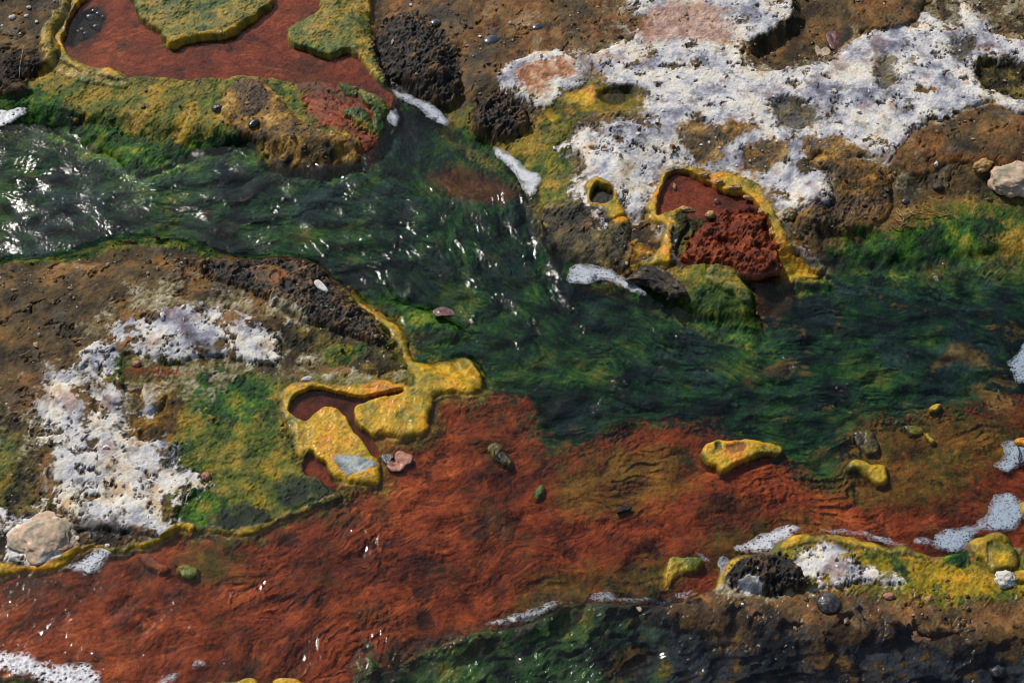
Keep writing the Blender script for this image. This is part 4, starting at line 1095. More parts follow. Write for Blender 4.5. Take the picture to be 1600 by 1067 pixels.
red = ss(-8, -6.5, F.Hb) * (F.id == F.ids['rust_bed'])
l_a, l_b, l_c = F.lic(211, 10, 14), F.lic(212, 6, 9), F.lic(213, 34, 14)
chop = F.fb(214, 22, 3, .6)
amp = blob_map([(30, 295, 95, 1.6), (240, 290, 110, 1.0), (400, 300, 120, 1.2), (560, 330, 110, 1.0), (800, 340, 60, 1.6), (860, 420, 70, 1.6), (690, 420, 110, 1.0), (900, 500, 110, .7), (1250, 570, 120, .6), (1560, 580, 80, .6),
                (1000, 715, 36, 1.6), (960, 770, 34, 1.6), (1300, 790, 60, 1.2), (1190, 750, 40, 1.0), (540, 812, 34, 1.3), (585, 855, 30, 1.2), (840, 915, 34, .9), (560, 990, 50, 1.4), (430, 915, 50, 1.3), (690, 850, 30, 1.0), (1010, 880, 30, 1.0), (350, 920, 30, .8), (1520, 650, 40, 1.0), (500, 1030, 40, 1.0),
                (980, 590, 60, 1.1), (1060, 540, 50, 1.0), (1180, 640, 60, 1.2), (1350, 620, 60, 1.2), (1440, 580, 70, 1.0), (1480, 430, 60, 1.1), (1330, 480, 60, .8), (1220, 560, 50, 1.0), (900, 640, 50, .8), (740, 490, 60, .8), (1100, 600, 50, .6)], .62)
calm = .3 + .76 * (1 - np.clip(red, 0, 1))
gate = ss(-.2, .9, F.fb(216, 120, 4, .6))                     # smooth tongues between broken patches
gate2 = ss(.0, .7, F.fb(217, 60, 4, .6)) * (.45 + .55 * np.clip(amp / 1.3, 0, 1))
patch = ss(.05, .75, F.fb(219, 90, 4, .6))
rip = F.lic(221, 8, 5)
redf = np.clip(red, 0, 1).astype(f32)
cross = perlin(F.X / f32(7.5), F.Y / f32(19.), 231) + .6 * perlin(F.X / f32(4.2) + .15 * F.n(31, 20), F.Y / f32(11.), 232)
W = amp * (1 - redf) * (1.1 * l_c + (.46 * l_a + .42 * l_b + .25 * chop + .14 * cross) * gate2)
W = W + redf * (.5 * l_c + (.4 * l_a + .3 * rip) * (.3 * patch + .75 * np.clip(amp - .7, 0, 1.4)) + cross * (.13 * patch + .85 * np.clip(amp - .75, 0, 1.0) * gate))
wet = (F.id == F.ids['rust_bed']) | (F.id == F.ids['stream_bed'])
wl = W + 1.0
grow = wet.copy()
for _ in range(5):
    g2 = grow.copy(); g2[1:] |= grow[:-1]; g2[:-1] |= grow[1:]; g2[:, 1:] |= grow[:, :-1]; g2[:, :-1] |= grow[:, 1:]; grow = g2
fw = grow & (H < wl + 5)
deep = (F.Hb < -7)
M_STREAM = water_mat('stream_water', (.84, .93, .93), .12, .27, 190, .002)
M_FILM = water_mat('film_water', (.98, .96, .95), .08, .3, 110, .002)
o = grid_obj('stream_water', F, wl, fw[:-1, :-1] & deep[:-1, :-1], M_STREAM, attrs=False)
tag(o, 'fast clear water of the green channel with broken glints', kind='structure')
o = grid_obj('shallow_water', F, wl, fw[:-1, :-1] & ~deep[:-1, :-1], M_FILM, attrs=False)
tag(o, 'thin skin of water running over the rust red bed', kind='structure')
OW = 1.0 + 1.6 * O.fb(214, 60, 3, .5)
ow = ((O.id == O.ids['rust_bed']) | (O.id == O.ids['stream_bed'])) & (np.abs(O.X) < 4000) & (np.abs(O.Y) < 4000)
for _ in range(2):
    g2 = ow.copy(); g2[1:] |= ow[:-1]; g2[:-1] |= ow[1:]; g2[:, 1:] |= ow[:, :-1]; g2[:, :-1] |= ow[:, 1:]; ow = g2
o = grid_obj('stream_water', O, OW.astype(f32), (ow & (OH < 7))[:-1, :-1] & ofc, M_STREAM, attrs=False)
tag(o, 'water of the stream running on beyond the picture', kind='structure')
for key, z, lab, M in (('pool1', 13.2, 'still water of the red pool at the top left', M_FILM), ('pool2', 14.2, 'still water of the red pool in the white crust', M_FILM)):
    g = F.id == F.ids[key]
    for _ in range(3):
        g2 = g.copy(); g2[1:] |= g[:-1]; g2[:-1] |= g[1:]; g2[:, 1:] |= g[:, :-1]; g2[:, :-1] |= g[:, 1:]; g = g2
    g &= H < z + 3
    o = grid_obj('pool_water', F, np.full(F.shape, z, f32) + .12 * F.n(216, 30), g[:-1, :-1], M, attrs=False)
    tag(o, lab, kind='structure')
g = F.id == F.ids['slate_bed']
for _ in range(3):
    g2 = g.copy(); g2[1:] |= g[:-1]; g2[:-1] |= g[1:]; g2[:, 1:] |= g[:, :-1]; g2[:, :-1] |= g[:, 1:]; g = g2
wsl = 9 + 1.6 * l_c + .35 * l_a + 2.6 * F.fb(218, 60, 3, .5)
o = grid_obj('dark_water', F, wsl, (g & (H < wsl + 4))[:-1, :-1], water_mat('clear_water', (.72, .78, .78), .05, .16, 60, .003), attrs=False)
tag(o, 'clear dark water sliding over mossy rock in the lower right corner', kind='structure')
# ------------------------------------------------------------------ loose things
def rock(name, label, cat, u, v, z, size, mat, seed, sub=4, disp=.28, fine=.1, rotz=0., group=None, sink=.45, square=0.0):
    bm = bmesh.new()
    bmesh.ops.create_icosphere(bm, subdivisions=sub, radius=1.0)
    V = np.array([p.co[:] for p in bm.verts])
    T = np.array([[p.index for p in f.verts] for f in bm.faces], np.int32)
    bm.free()
    if square:
        V = np.sign(V) * np.abs(V) ** (1 - square)
    d = disp * perlin3(V * 1.3, seed) + .6 * disp * perlin3(V * 2.7, seed + 3) + fine * (perlin3(V * 6, seed + 5) + .6 * perlin3(V * 12, seed + 7))
    V = V * (1 + d)[:, None] * np.array(size) / 2
    c, s_ = math.cos(rotz), math.sin(rotz)
    V[:, :2] = V[:, :2] @ np.array([[c, s_], [-s_, c]])
    x, y = map(float, unproj(u, v, z))
    o = mesh_obj(name, V, None, mat, tris=T)
    o.location = (x * MM, y * MM, (max(h_at(x, y), 0) + size[2] * (.5 - sink)) * MM)
    return tag(o, label, cat, group)


def cushion(name, label, cat, pts, z, height, mat, seed=0, flat=.5, below=8., bumps=1.0, group=None, smooth=3, lift=0.0, parent=None):
    """A closed pad with rounded, slightly undercut sides from an outline."""
    P = world_poly(pts, z, smooth)
    ar = .5 * np.sum(P[:, 0] * np.roll(P[:, 1], -1) - np.roll(P[:, 0], -1) * P[:, 1])
    if ar < 0:
        P = P[::-1]
    c = P.mean(0); n = len(P)
    P = smooth_closed(P, 2) if n < 60 else P
    n = len(P)
    prof = [(.80, -below), (.93, -below * .2), (1.0, height * .35), (.99, height * .62), (.93, height * .86), (.86, height * .96), (.78, height), (.68, height * (1 + .08 * (1 - flat))), (.56, height * (1 + .14 * (1 - flat))), (.44, height * (1 + .18 * (1 - flat))), (.3, height * (1 + .2 * (1 - flat))), (.15, height * (1 + .22 * (1 - flat)))]
    V = []
    for s_, h in prof:
        for p in P:
            q = c + (p - c) * s_
            V.append((q[0] - c[0], q[1] - c[1], h))
    V.append((0, 0, prof[-1][1])); V.append((0, 0, -below))
    V = np.array(V)
    W3 = V + c.tolist()[0] * np.array([1, 0, 0])
    f = (V[:, 2] > 0)[:, None]
    for lam, am in ((16, 1.0), (7, .6), (3.5, .35)):
        D = np.stack([perlin3(W3 / lam, seed + q) for q in (0, 1, 2)], 1) * np.array([.8, .8, 1.0]) * bumps * am
        V = V + D * f
    Q = []; T = []
    for k in range(len(prof) - 1):
        for i in range(n):
            a, b = k * n + i, k * n + (i + 1) % n
            Q.append((a, b, b + n, a + n))
    k = (len(prof) - 1) * n
    for i in range(n):
        T.append((k + i, k + (i + 1) % n, len(V) - 2)); T.append(((i + 1) % n, i, len(V) - 1))
    o = mesh_obj(name, V, np.array(Q), mat, tris=np.array(T))
    o.location = (c[0] * MM, c[1] * MM, lift * MM)
    if parent:
        o.parent = parent; o.location = (c[0] * MM - parent.location.x, c[1] * MM - parent.location.y, lift * MM - parent.location.z)
        if label:
            o['label'] = label
        return o
    return tag(o, label, cat, group)


def strand(name, label, cat, pts, mat, r0=1.0, r1=.6, group=None, k=6):
    """A bent tube through points (u, v, height in mm above the ground)."""
    p3 = []
    for u, v, h in pts:
        x, y = map(float, unproj(u, v, max(h, 0)))
        z = max(h_at(x, y), 0) + h
        x, y = map(float, unproj(u, v, z)); p3.append((x, y, z))
    P = smooth_open(p3, k); n = len(P); c = P.mean(0)
    V, Q = [], []
    for i in range(n):
        t = P[min(i + 1, n - 1)] - P[max(i - 1, 0)]; t /= np.linalg.norm(t) + 1e-9
        a = np.cross(t, (0.1, .2, 1)); a /= np.linalg.norm(a) + 1e-9
        b = np.cross(t, a); r = r0 + (r1 - r0) * i / (n - 1)
        for q in range(6):
            an = q * math.pi / 3
            V.append(P[i] - c + r * (math.cos(an) * a + math.sin(an) * b))
    for i in range(n - 1):
        for q in range(6):
            Q.append((i * 6 + q, i * 6 + (q + 1) % 6, (i + 1) * 6 + (q + 1) % 6, (i + 1) * 6 + q))
    Q.append((0, 1, 2, 3)); Q.append(((n - 1) * 6, (n - 1) * 6 + 3, (n - 1) * 6 + 4, (n - 1) * 6 + 5))
    o = mesh_obj(name, np.array(V), np.array(Q), mat)
    o.location = c * MM
    return tag(o, label, cat, group)


# ---- foam: white caps of bubbles, the larger bubbles are open holes
M_FOAM, nt, bs, _o = new_mat('foam')
fa = nd(nt, 'ShaderNodeAttribute', attribute_name='pigment')
nt.links.new(fa.outputs['Color'], bs.inputs['Base Color'])
bs.inputs['Roughness'].default_value = .45
fm = nd(nt, 'ShaderNodeAttribute', attribute_name='matt')      # how closed the foam is: bubble walls and its edge are see-through
ft = nd(nt, 'ShaderNodeBsdfTransparent')
fx_ = nd(nt, 'ShaderNodeMixShader')
nt.links.new(fm.outputs['Fac'], fx_.inputs[0]); nt.links.new(ft.outputs[0], fx_.inputs[1]); nt.links.new(bs.outputs[0], fx_.inputs[2])
nt.links.new(fx_.outputs[0], _o.inputs['Surface'])
bs.inputs['Subsurface Weight'].default_value = .3
bs.inputs['Subsurface Radius'].default_value = (.004, .004, .004)


def foam(label, pts, z, cell=5.0, hole=.30, dense=.5, tone=(196, 200, 208), seed=1, thick=.9):
    P = world_poly(pts, z, 3)
    g = .95
    x0, y0 = P.min(0) - 6; x1, y1 = P.max(0) + 6
    fx = Field(np.arange(x0, x1, g), np.arange(y0, y1, g))
    wx = fx.X + 4 * fx.n(seed, 22) + 1.8 * fx.n(seed + 1, 8); wy = fx.Y + 4 * fx.n(seed + 2, 22) + 1.8 * fx.n(seed + 3, 8)
    sd = poly_sdf(wx, wy, P)
    f1, f2, cid = fx.worley(seed * 3 + 2, cell)
    g1, g2, gid = fx.worley(seed * 3 + 5, cell * .5)
    bub = np.maximum(0, 1 - (f1 / .55) ** 2) ** .5
    t = np.clip(sd / 5.0, 0, 1)
    Z = np.where(sd > 0, thick * np.sqrt(np.clip(1 - (1 - t) ** 2, 0, 1)), sd * .6) + .35 * bub + .2 * np.maximum(0, 1 - (g1 / .55) ** 2) + .4 * fx.n(seed + 4, 24)
    edge = ss(13, 2, sd + 4 * fx.n(seed + 6, 14))                       # the rim of the foam is open lace
    big = (cid < dense * (.4 + .6 * edge)) & (f1 < hole * (.4 + .4 * ((cid * 7) % 1) + .4 * edge))
    small = (gid < dense * (.3 + .5 * edge)) & (g1 < .2 + .14 * edge)
    big |= small & (sd < 14 + 10 * fx.n(seed + 6, 15))
    Z = Z - .3 * ((cid < dense) & (f1 < hole * 1.25))
    keep = (sd > -.8)
    fc = keep & ~big
    base = lin(tone).astype(f32)
    thin = np.maximum((cid < dense) * ss(hole * 1.6, hole * .6, f1), .8 * (gid < dense) * ss(.36, .16, g1))
    fx.C = base[None, None, :] * (1 + .06 * fx.n(seed + 8, 9))[..., None]
    body = ss(-1, 10, sd + 4 * fx.n(seed + 9, 12)) * .65 + .28
    fx.R = np.clip(body * (1 - .5 * thin) - .25 * ss(.2, .9, fx.n(seed + 10, 30)), .1, 1).astype(f32)
    ny, nx = fx.shape
    o = grid_obj('foam_patch', fx, Z.astype(f32) + z, fc[:-1, :-1], M_FOAM)
    return tag(o, label, 'foam', 'foam patches on the water')


WH, GR, BL = (206, 208, 212), (178, 184, 192), (158, 172, 186)
for i, (lab, pts, z, cell, hole, dense, tone) in enumerate([
    ('white foam strip curving down from the outflow of the top red pool', [(612, 143), (622, 142), (645, 152), (668, 160), (688, 176), (700, 192), (696, 198), (678, 188), (655, 172), (640, 160), (622, 154)], 3, 4, .22, .3, GR),
    ('small triangle of foam at the foot of the red cascade', [(606, 168), (616, 166), (622, 186), (616, 198), (604, 186)], 2, 4, .2, .2, GR),
    ('white foam wedge against the bank above the rapid', [(772, 230), (790, 238), (815, 258), (844, 278), (840, 298), (824, 306), (814, 288), (792, 258), (774, 242)], 3, 5, .2, .2, WH),
    ('crescent of foam on the water below the dark olive slope', [(888, 424), (905, 412), (950, 420), (976, 434), (1006, 455), (1000, 462), (970, 447), (938, 438), (914, 444), (890, 442)], 3, 5, .25, .35, GR),
    ('white foam clump at the left edge under the olive bank', [(-30, 150), (0, 144), (26, 141), (42, 160), (36, 180), (8, 197), (-30, 200)], 4, 8, .28, .45, WH),
    ('little foam shred on the green fringe beside the left foam clump', [(78, 168), (100, 164), (118, 175), (112, 184), (88, 178)], 4, 5, .26, .4, GR),
    ('foam wedge under the yellow rim at the lower left', [(98, 887), (132, 868), (160, 857), (174, 860), (160, 880), (150, 894), (132, 898), (114, 890)], 1, 4.5, .27, .7, GR),
    ('large bubbly foam raft in the lower left corner', [(-40, 1012), (0, 1015), (45, 1020), (72, 1036), (128, 1036), (152, 1048), (156, 1090), (100, 1090), (60, 1062), (0, 1050), (-40, 1050)], 1, 7, .33, .75, WH),
    ('loose foam trail at the bottom edge left of the yellow pad', [(240, 1070), (258, 1054), (280, 1050), (274, 1060), (256, 1074)], 1, 4, .3, .8, GR),
    ('tiny foam raft on the red water near the bottom edge', [(298, 1040), (314, 1030), (324, 1036), (310, 1046)], 1, 4, .3, .8, GR),
    ('foam wedge on the red water above the mossy dark rock', [(758, 977), (800, 960), (850, 944), (874, 936), (866, 950), (836, 966), (792, 976)], 2, 4.5, .26, .6, WH),
    ('narrow foam line between red water and green mossy rock', [(918, 934), (940, 924), (960, 930), (985, 934), (1040, 937), (1060, 930), (1078, 921), (1070, 934), (1045, 943), (990, 940), (930, 938)], 2, 4, .26, .6, GR),
    ('bright foam wedge above the black stone on the lower right bank', [(1146, 858), (1190, 835), (1222, 823), (1254, 824), (1240, 836), (1216, 850), (1208, 862), (1165, 861)], 2, 5, .26, .5, WH),
    ('thin foam line along the yellow lip right of the bright wedge', [(1282, 828), (1342, 829), (1384, 842), (1412, 848), (1410, 852), (1376, 849), (1338, 836), (1300, 832)], 2, 3.5, .25, .6, GR),
    ('large blue grey foam sheet at the right edge above the yellow lobe', [(1456, 846), (1470, 830), (1500, 824), (1530, 814), (1546, 790), (1560, 772), (1582, 770), (1600, 790), (1596, 820), (1578, 832), (1550, 828), (1524, 836), (1512, 856), (1484, 862), (1462, 856)], 2, 5, .24, .55, BL),
    ('small foam tongue left of the large blue grey foam sheet', [(1430, 846), (1444, 839), (1456, 842), (1452, 850), (1438, 852)], 2, 4, .26, .6, BL),
    ('foam patch at the right edge on the green channel', [(1640, 520), (1600, 535), (1590, 548), (1576, 572), (1588, 596), (1604, 600), (1640, 600)], 3, 4.5, .28, .6, BL),
    ('foam clump around the sticks at the right edge', [(1556, 726), (1570, 712), (1568, 694), (1590, 688), (1612, 696), (1604, 716), (1584, 734), (1568, 736)], 2, 4.5, .26, .55, BL),
    ('bluish foam film on the yellow lip beside the black stone', [(1128, 870), (1136, 880), (1130, 900), (1124, 894), (1124, 878)], 8, 4, .26, .5, BL),
    ('tiny foam streak behind the yellow green pad', [(1088, 864), (1108, 872), (1104, 876), (1088, 868)], 2, 3.5, .26, .5, BL),
]):
    foam(lab, pts, z, cell, hole, dense, tone, seed=i + 3)

# ---- stones and rocks
M_BLACK = solid_mat('black_lava', [(.3, (10, 8, 7)), (.45, (26, 21, 16)), (.56, (58, 42, 25)), (.66, (94, 62, 32)), (.78, (140, 116, 84))], 45, .6, 1.0, .05, .008)
M_PALE = solid_mat('pale_stone', [(.3, (76, 72, 60)), (.4, (128, 120, 102)), (.48, (178, 158, 132)), (.54, (186, 150, 126)), (.6, (206, 196, 176)), (.7, (224, 218, 206))], 16, .8, .6, 0, .004)
M_WHITE = solid_mat('white_stone', [(.3, (140, 132, 122)), (.45, (196, 190, 182)), (.7, (226, 222, 214))], 60, .8, .6, 0, .003)
M_GREY = solid_mat('wet_pebble', [(.3, (24, 23, 26)), (.5, (52, 48, 48)), (.7, (96, 88, 84))], 80, .25, .4, .5, .002)
M_TANLUMP = solid_mat('tan_sinter', [(.3, (104, 74, 34)), (.5, (164, 124, 62)), (.7, (204, 170, 112))], 90, .5, .6, .2, .002)
M_PINK = solid_mat('pink_flake', [(.3, (112, 70, 56)), (.5, (164, 108, 86)), (.7, (192, 142, 120))], 90, .6, .5, .1, .002)
M_YEL = solid_mat('yellow_algae', [(.28, (92, 92, 12)), (.42, (164, 128, 12)), (.55, (188, 128, 14)), (.7, (204, 134, 30))], 26, .3, .25, .4, .003)
M_YGR = solid_mat('yellow_green_algae', [(.28, (58, 70, 14)), (.45, (122, 118, 18)), (.6, (160, 138, 22)), (.75, (136, 100, 30))], 36, .32, .4, .4, .003)
M_OLV = solid_mat('olive_algae', [(.28, (44, 50, 20)), (.45, (92, 82, 28)), (.62, (136, 108, 44)), (.75, (160, 134, 82))], 50, .35, .5, .4, .003)
M_WOOD = solid_mat('charred_bark', [(.32, (9, 8, 7)), (.48, (26, 21, 16)), (.58, (84, 68, 44)), (.7, (166, 144, 106))], 55, .5, 1.0, .1, .006)
M_STICK = solid_mat('dark_stick', [(.3, (20, 14, 10)), (.7, (58, 42, 26))], 120, .6, .3)
M_STRAW = solid_mat('dry_straw', [(.3, (116, 92, 50)), (.7, (168, 140, 84))], 120, .6, .2)
M_MAROON = solid_mat('maroon_leaf', [(.3, (44, 14, 12)), (.6, (92, 32, 24)), (.75, (130, 70, 56))], 70, .4, .5, .3, .002)

rock('stone', 'large rounded pale stone at the lower left corner above the yellow rim', 'stone', 64, 828, 22, (90, 84, 30), M_PALE, 21, 5, .26, .06, .5, sink=.55, square=.1)
rock('stone', 'flat pink grey stone at the right edge of the upper bank', 'stone', 1584, 284, 22, (80, 66, 36), M_PALE, 25, 5, .2, .05, .2, sink=.3, square=.25)
rock('stone', 'cream stone crumb left of the flat pink grey stone', 'stone', 1532, 268, 20, (34, 24, 20), M_TANLUMP, 27, 4, .3, .12, .4)
rock('stone', 'small white stone stuck below the yellow lobe at the right edge', 'stone', 1571, 900, 16, (34, 26, 18), M_WHITE, 35, 4, .3, .14, .2)
rock('pebble', 'dark grey pebble with a pale tip on the olive bank left of the tan mound', 'pebble', 340, 168, 22, (18, 17, 14), M_GREY, 41, 3, .25, .08, .2)
rock('pebble', 'dark pebble lying at the foot of the tan mound on the olive bank', 'pebble', 396, 192, 20, (22, 14, 12), M_GREY, 43, 3, .25, .1, .8)
rock('pebble', 'lone dark pebble on the tan shore below the right brown bank', 'pebble', 1416, 312, 18, (15, 14, 11), M_GREY, 44, 3, .2, .06, .1)
rock('pebble', 'reddish brown pebble on the tan shore above the green shore mat', 'pebble', 1466, 292, 20, (20, 17, 12), M_STICK, 45, 3, .2, .06, .3)
rock('pebble', 'rust red pebble between grey crust and olive mat on the left bank', 'pebble', 211, 559, 28, (14, 11, 9), M_PINK, 47, 3, .2, .08, .3)
rock('pebble', 'pale pink pebble where the low white crust meets the green mat', 'pebble', 318, 728, 26, (16, 14, 12), M_PINK, 48, 3, .2, .08, .3)
rock('stone', 'rounded dark dome stone in the brown gravel below the white crust in the lower right', 'stone', 1295, 938, 14, (34, 36, 20), M_GREY, 51, 4, .12, .05, .3, sink=.5)
rock('pebble', 'pale pebble lying in the dark water at the lower right corner', 'pebble', 1561, 1043, 14, (24, 20, 13), M_GREY, 53, 3, .2, .1, .1, sink=.2)
rock('pebble', 'orange pebble in the ochre gravel at the lower right bank', 'pebble', 1390, 928, 14, (16, 11, 8), M_PINK, 54, 3, .25, .1, .1)
rock('pebble', 'tan pebble in the ochre gravel right of the orange one', 'pebble', 1452, 931, 14, (15, 11, 8), M_TANLUMP, 55, 3, .25, .1, .6)
rock('pebble', 'small white pebble under the white crust in the lower right', 'pebble', 1309, 908, 16, (10, 9, 8), M_WHITE, 56, 3, .2, .1, .6)
rock('pebble', 'white pebble above the yellow ledge on the green mat', 'pebble', 478, 579, 24, (18, 10, 9), M_WHITE, 57, 3, .25, .1, .1)
rock('pebble', 'dark green knob beside the lower tip of the upper white crust', 'rock', 1236, 326, 30, (26, 24, 20), M_OLV, 59, 4, .25, .1, .1)
o = rock('sinter_lump', 'tan sinter lump poking out of the small red pool', 'lump', 1110, 335, 16, (17, 15, 12), M_TANLUMP, 61, 3, .2, .1, .3, sink=.2)
for i, (u, v, a, b, lab) in enumerate([(1100, 280, 18, 9, 'tan crumb under the top lip of the small red pool'), (1122, 292, 20, 9, 'second tan crumb from the left under the pool lip'), (1146, 300, 24, 8, 'long tan crumb in the middle of the pool lip'),
                                       (1172, 311, 22, 9, 'tan crumb where the pool lip bends down'), (1190, 332, 14, 12, 'tan crumb at the right shoulder of the pool lip'), (1206, 362, 10, 15, 'olive tan crumb on the right wall of the red pool'),
                                       (1054, 290, 6, 12, 'tan sliver leaning on the shaded left wall of the red pool'), (1072, 326, 30, 9, 'tan ragged shelf at the lower left of the red pool')]):
    rock('sinter_crumb', lab, 'sinter crumb', u, v, 16, (a * .85, b * 1.1, 7), M_TANLUMP, 70 + i, 4, .5, .22, 0, group='tan crumbs along the lip of the small red pool', sink=.1)
for i, (u, v, d, lab) in enumerate([(18, 24, 13, 'largest pale chip on the dark corner at the top left'), (40, 20, 10, 'pale chip right of the largest one on the dark top left corner'), (56, 30, 8, 'pale chip nearest the yellow rim at the top left'), (44, 8, 9, 'pale chip at the top edge of the dark corner'),
                                    (30, 48, 5, 'tiny pale chip in the middle of the dark corner'), (2, 36, 6, 'tiny pale chip at the very left edge of the dark corner')]):
    rock('stone_chip', lab, 'stone chip', u, v, 40, (d, d * .9, d * .6), M_WHITE, 90 + i, 2, .3, .1, i, group='pale chips on the dark top left corner', sink=.2)

# bubbles
M_BUB, nt, bs, out = new_mat('bubble_skin')
nt.nodes.remove(bs)
lw = nd(nt, 'ShaderNodeFresnel', IOR=1.9)
tr = nd(nt, 'ShaderNodeBsdfTransparent'); tr.inputs['Color'].default_value = (.95, .95, .96, 1)
gl = nd(nt, 'ShaderNodeBsdfGlossy', Roughness=.08)
mx = nd(nt, 'ShaderNodeMixShader')
ba = nd(nt, 'ShaderNodeMath', operation='ADD'); ba.inputs[1].default_value = .1
nt.links.new(lw.outputs[0], ba.inputs[0])
nt.links.new(ba.outputs[0], mx.inputs[0]); nt.links.new(tr.outputs[0], mx.inputs[1]); nt.links.new(gl.outputs[0], mx.inputs[2])
nt.links.new(mx.outputs[0], out.inputs['Surface'])


def dome_mesh():
    V, Q = [], []
    for k in range(9):
        a = k / 8 * math.pi / 2 * .97
        for i in range(24):
            b = i / 24 * 2 * math.pi
            V.append((math.cos(a) * math.cos(b), math.cos(a) * math.sin(b), math.sin(a)))
    for k in range(8):
        for i in range(24):
            Q.append((k * 24 + i, k * 24 + (i + 1) % 24, k * 24 + 24 + (i + 1) % 24, k * 24 + 24 + i))
    return np.array(V), np.array(Q)


dv, dq = dome_mesh()
for i, (u, v, r, z, lab, grp) in enumerate([
    (140, 28, 8, 13, 'largest dark bubble in the shaded corner of the top pool', 1), (150, 43, 7.5, 13, 'roundest bubble lowest in the cluster of the top pool', 1), (128, 47, 5, 13, 'bubble left of the round one in the top pool', 1), (133, 53, 4.5, 13, 'lowest small bubble in the shaded corner of the top pool', 1),
    (153, 22, 5, 13, 'bubble at the upper right of the cluster in the top pool', 1), (122, 50, 4.5, 13, 'leftmost small bubble in the top pool', 1), (146, 18, 5, 13, 'topmost bubble of the cluster in the top pool', 1), (161, 27, 4, 13, 'rightmost small bubble of the cluster in the top pool', 1),
    (680, 26, 9, 42, 'clear bubble on the orange bank right of the black boulder', 0), (768, 58, 15, 40, 'wide flat bubble ring on the orange bank', 0), (840, 37, 10, 42, 'pinkish bubble on the orange bank left of the white crust', 0), (1120, 314, 5.5, 14, 'bubble on the still red pool in the white crust', 0),
    (1008, 398, 4.5, 24, 'clear bubble on the yellow mat left of the red pool', 0), (927, 431, 5, 5, 'clear bubble in the foam crescent below the slope', 0), (297, 981, 4, 1, 'single bubble drifting on the red water at the lower left', 0), (145, 1022, 4, 1, 'bubble beside the foam raft at the lower left', 0), (103, 1020, 3, 1, 'tiny bubble above the foam raft at the lower left', 0)]):
    sc = np.array([r, r, r * (.35 if r > 8.5 else .75)])
    o = mesh_obj('bubble', dv * sc, dq, M_BUB)
    x, y = map(float, unproj(u, v, z))
    o.location = (x * MM, y * MM, (z if z < 15 else h_at(x, y) - 1) * MM)
    tag(o, lab, 'bubble', 'bubbles in the shaded corner of the top pool' if grp else None)

# yellow pads standing in the water
# flakes, bark, leaves
fl = cushion('mineral_flake', 'pinkish two lobed flake lying in the red shallows beside the yellow ledge', 'flake', [(602, 724), (612, 718), (622, 722), (616, 712), (622, 703), (634, 706), (644, 710), (642, 720), (634, 724), (630, 732), (618, 735), (606, 732)], 4, 3.2, M_PINK, 33, .9, 6, 3.0, smooth=1)
cushion('side_lobe', 'purple grey lobe', None, [(596, 710), (606, 707), (616, 710), (612, 716), (606, 724), (600, 720)], 4, 2.6, M_GREY, 34, .9, 6, .6, parent=fl)
cushion('leaf', 'dark maroon leaf caught at the edge of the green shoal in the stream', 'leaf', [(677, 484), (688, 479), (700, 480), (712, 488), (704, 492), (692, 493), (682, 492)], 3, 2, M_MAROON, 35, .9, 3, 2.2, smooth=1)
cushion('leaf', 'dried maroon leaf in the dark hollow at the top right', 'leaf', [(1292, 42), (1306, 38), (1318, 46), (1324, 60), (1310, 68), (1298, 64)], 34, 4, M_MAROON, 37, .5, 6, 1.4, lift=16)
cushion('leaf', 'pale frilled leaf beside the maroon leaf in the dark hollow', 'leaf', [(1276, 60), (1284, 66), (1294, 64), (1300, 72), (1288, 79), (1278, 76)], 34, 3, M_PALE, 38, .5, 6, 1.8, lift=16)
cushion('leaf', 'curled dark leaf with bright rim in the red shallows', 'leaf', [(963, 800), (972, 790), (988, 789), (984, 795), (972, 798)], 4, 3.5, M_WOOD, 39, .6, 4, 1)
cushion('stone_chip', 'white angular chip on the dark crest of the left bank', 'stone chip', [(489, 427), (496, 424), (506, 432), (512, 442), (504, 442), (494, 436)], 38, 5, M_WHITE, 41, .9, 5, .2, smooth=1, lift=float(h_at(*map(float, unproj(500, 433, 36)))))
bk = cushion('driftwood', 'charred bark fragment lying on the green ledge below the red pool', 'driftwood', [(978, 436), (996, 420), (1012, 413), (1030, 414), (1048, 430), (1064, 440), (1074, 455), (1062, 460), (1048, 466), (1040, 456), (1024, 450), (1010, 440), (994, 436)], 14, 10, M_WOOD, 43, .2, 8, 4.5, lift=6)
cushion('bark_ridge', None, None, [(1004, 420), (1014, 415), (1030, 420), (1046, 434), (1060, 446), (1052, 450), (1034, 436), (1016, 426)], 18, 6, M_WOOD, 45, .1, 4, 1.5, lift=14, parent=bk)

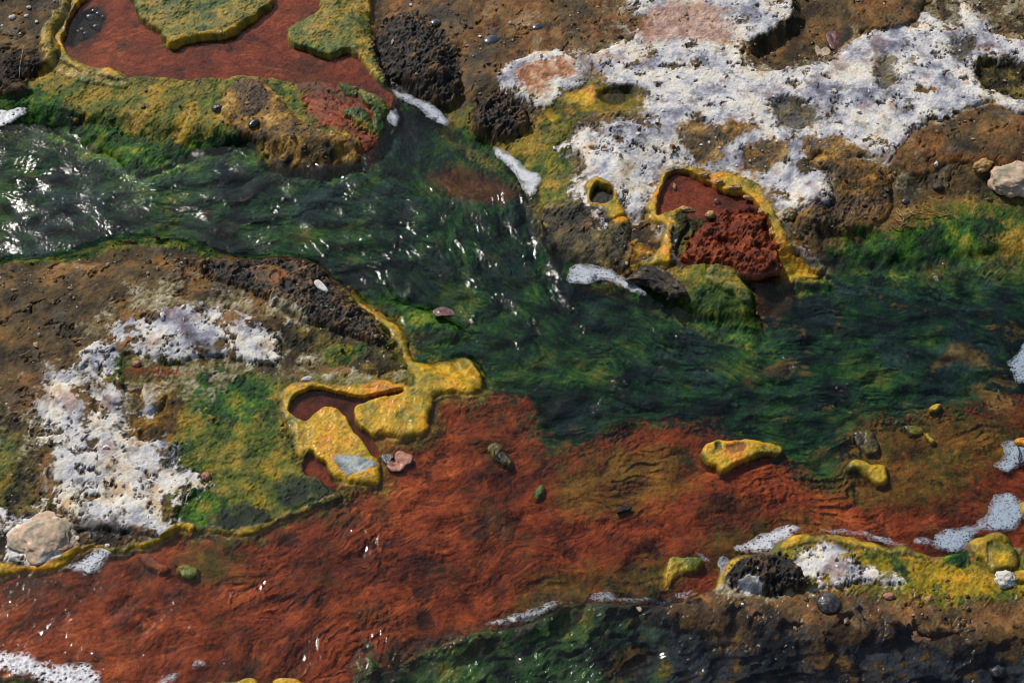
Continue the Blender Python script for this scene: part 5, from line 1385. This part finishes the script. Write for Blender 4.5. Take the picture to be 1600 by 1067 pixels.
strand('stick', 'short black stick leaning on the lip of the olive shelf in the top pool', 'stick', [(344, 42, 1), (347, 48, 3), (351, 56, 2)], M_STICK, 1.3, .9)
strand('grass_blade', 'dry grass blade lying on the dark ground at the top left', 'grass blade', [(37, 72, 6), (34, 88, 5), (31, 104, 4), (30, 122, 2)], M_STRAW, .7, .4)
strand('stick', 'bent dark stick in the foam clump at the right edge', 'stick', [(1589, 693, 8), (1593, 706, 8), (1592, 718, 6), (1597, 730, 3)], M_STICK, 1.3, .9)
strand('stick', 'thin black stick on the upright lump in the red shallows', 'stick', [(770, 699, 10), (773, 705, 10), (772, 712, 8)], M_STICK, 1.0, .7)
strand('stick', 'pale twig on the brown left bank near the edge', 'stick', [(30, 556, 2), (40, 552, 3), (48, 547, 3)], M_STRAW, .9, .6)
for i, (pts, lab) in enumerate([
    ([(1398, 340, 1), (1404, 346, 2), (1412, 344, 2), (1408, 336, 2), (1404, 326, 1)], 'tan root thread making a hook on the tan shore'),
    ([(1400, 330, 1), (1410, 338, 2), (1424, 332, 2), (1434, 328, 2), (1448, 332, 1)], 'tan root thread running right from the hook'),
    ([(1420, 326, 1), (1426, 334, 2), (1440, 336, 2), (1462, 334, 2), (1480, 330, 1)], 'longest tan root thread along the top of the shore mat'),
    ([(1392, 352, 1), (1404, 356, 2), (1412, 350, 2), (1430, 350, 1)], 'lowest tan root thread touching the green shore mat'),
    ([(1442, 322, 1), (1456, 328, 2), (1474, 336, 2), (1490, 334, 1)], 'uppermost tan root thread crossing the others')]):
    strand('root_thread', lab, 'root', pts, M_STRAW, 1.1, .7, 'tan root threads on the shore')

# ---- loose grit and crumbs on the banks: too many to count
def grit(name, label, key_density, size, colours, seed, mat_rough=.6):
    r = np.random.default_rng(seed)
    bm = bmesh.new(); bmesh.ops.create_icosphere(bm, subdivisions=1, radius=1.0)
    BV = np.array([p.co[:] for p in bm.verts]); BT = np.array([[p.index for p in f.verts] for f in bm.faces]); bm.free()
    dens = np.zeros(F.shape, f32)
    for k, d in key_density.items():
        dens[F.id == F.ids[k]] = d
    dens *= .25 + 1.5 * ss(-.2, .8, F.fb(220 + seed, 90, 3))
    pick = np.nonzero(r.random(F.shape) < dens * 1e-3)
    n = len(pick[0])
    s_ = size[0] * (size[1] / size[0]) ** (r.random(n) ** 2.2)
    c = np.stack([F.X[pick] + r.normal(size=n), F.Y[pick] + r.normal(size=n), H[pick] + s_ * .12], 1)
    V = BV[None] * (s_[:, None, None] * .5 * np.array([1, 1, .75])) * (1 + .35 * r.normal(size=(n, len(BV), 1)).clip(-1, 1)) * (1 + .25 * r.normal(size=(n, 1, 3)).clip(-1.5, 1.5))
    V = (V + c[:, None, :]).reshape(-1, 3)
    T = (BT[None] + (np.arange(n) * len(BV))[:, None, None]).reshape(-1, 3)
    pal = np.array([lin(q) for q in colours])
    cc = pal[r.integers(0, len(pal), n)] * (.7 + .6 * r.random((n, 1)))
    o = mesh_obj(name, V, None, GRITM, tris=T, attrs={'pigment': np.repeat(cc, len(BV), 0), 'matt': np.full(len(V), mat_rough)}, smooth=False)
    tag(o, label, kind='stuff')


GRITM = ground_mat('grit', 600, .25, .3, .1)
grit('gravel', 'loose dark and tan grit scattered over the brown banks', {'bank1': 6, 'bank2': 11, 'bank3': 9, 'bank4': 10, 'crest': 10, 'lump_ground': 14, 'slope': 10, 'mound': 14, 'boulder_foot': 8, 'mat4': 3, 'stone_black': 20, 'rock_knobbly': 14}, (1.8, 9.0),
     [(60, 44, 28), (90, 66, 38), (120, 90, 52), (40, 32, 26), (150, 130, 100), (84, 58, 30)], 1)
grit('crumbs', 'white mineral crumbs broken off the crusts', {'crust_main': 7, 'crust_low': 12, 'crust_arc': 14, 'crust_ring': 8, 'crust4': 10, 'cream_crust': 10, 'bank2': 1.2, 'bank3': 1.6, 'bank4': 1.2, 'crest': 3, 'mound': 1.5}, (2.0, 9.0),
     [(205, 200, 192), (190, 184, 178), (176, 168, 160), (212, 200, 178), (150, 148, 154)], 2, .8)
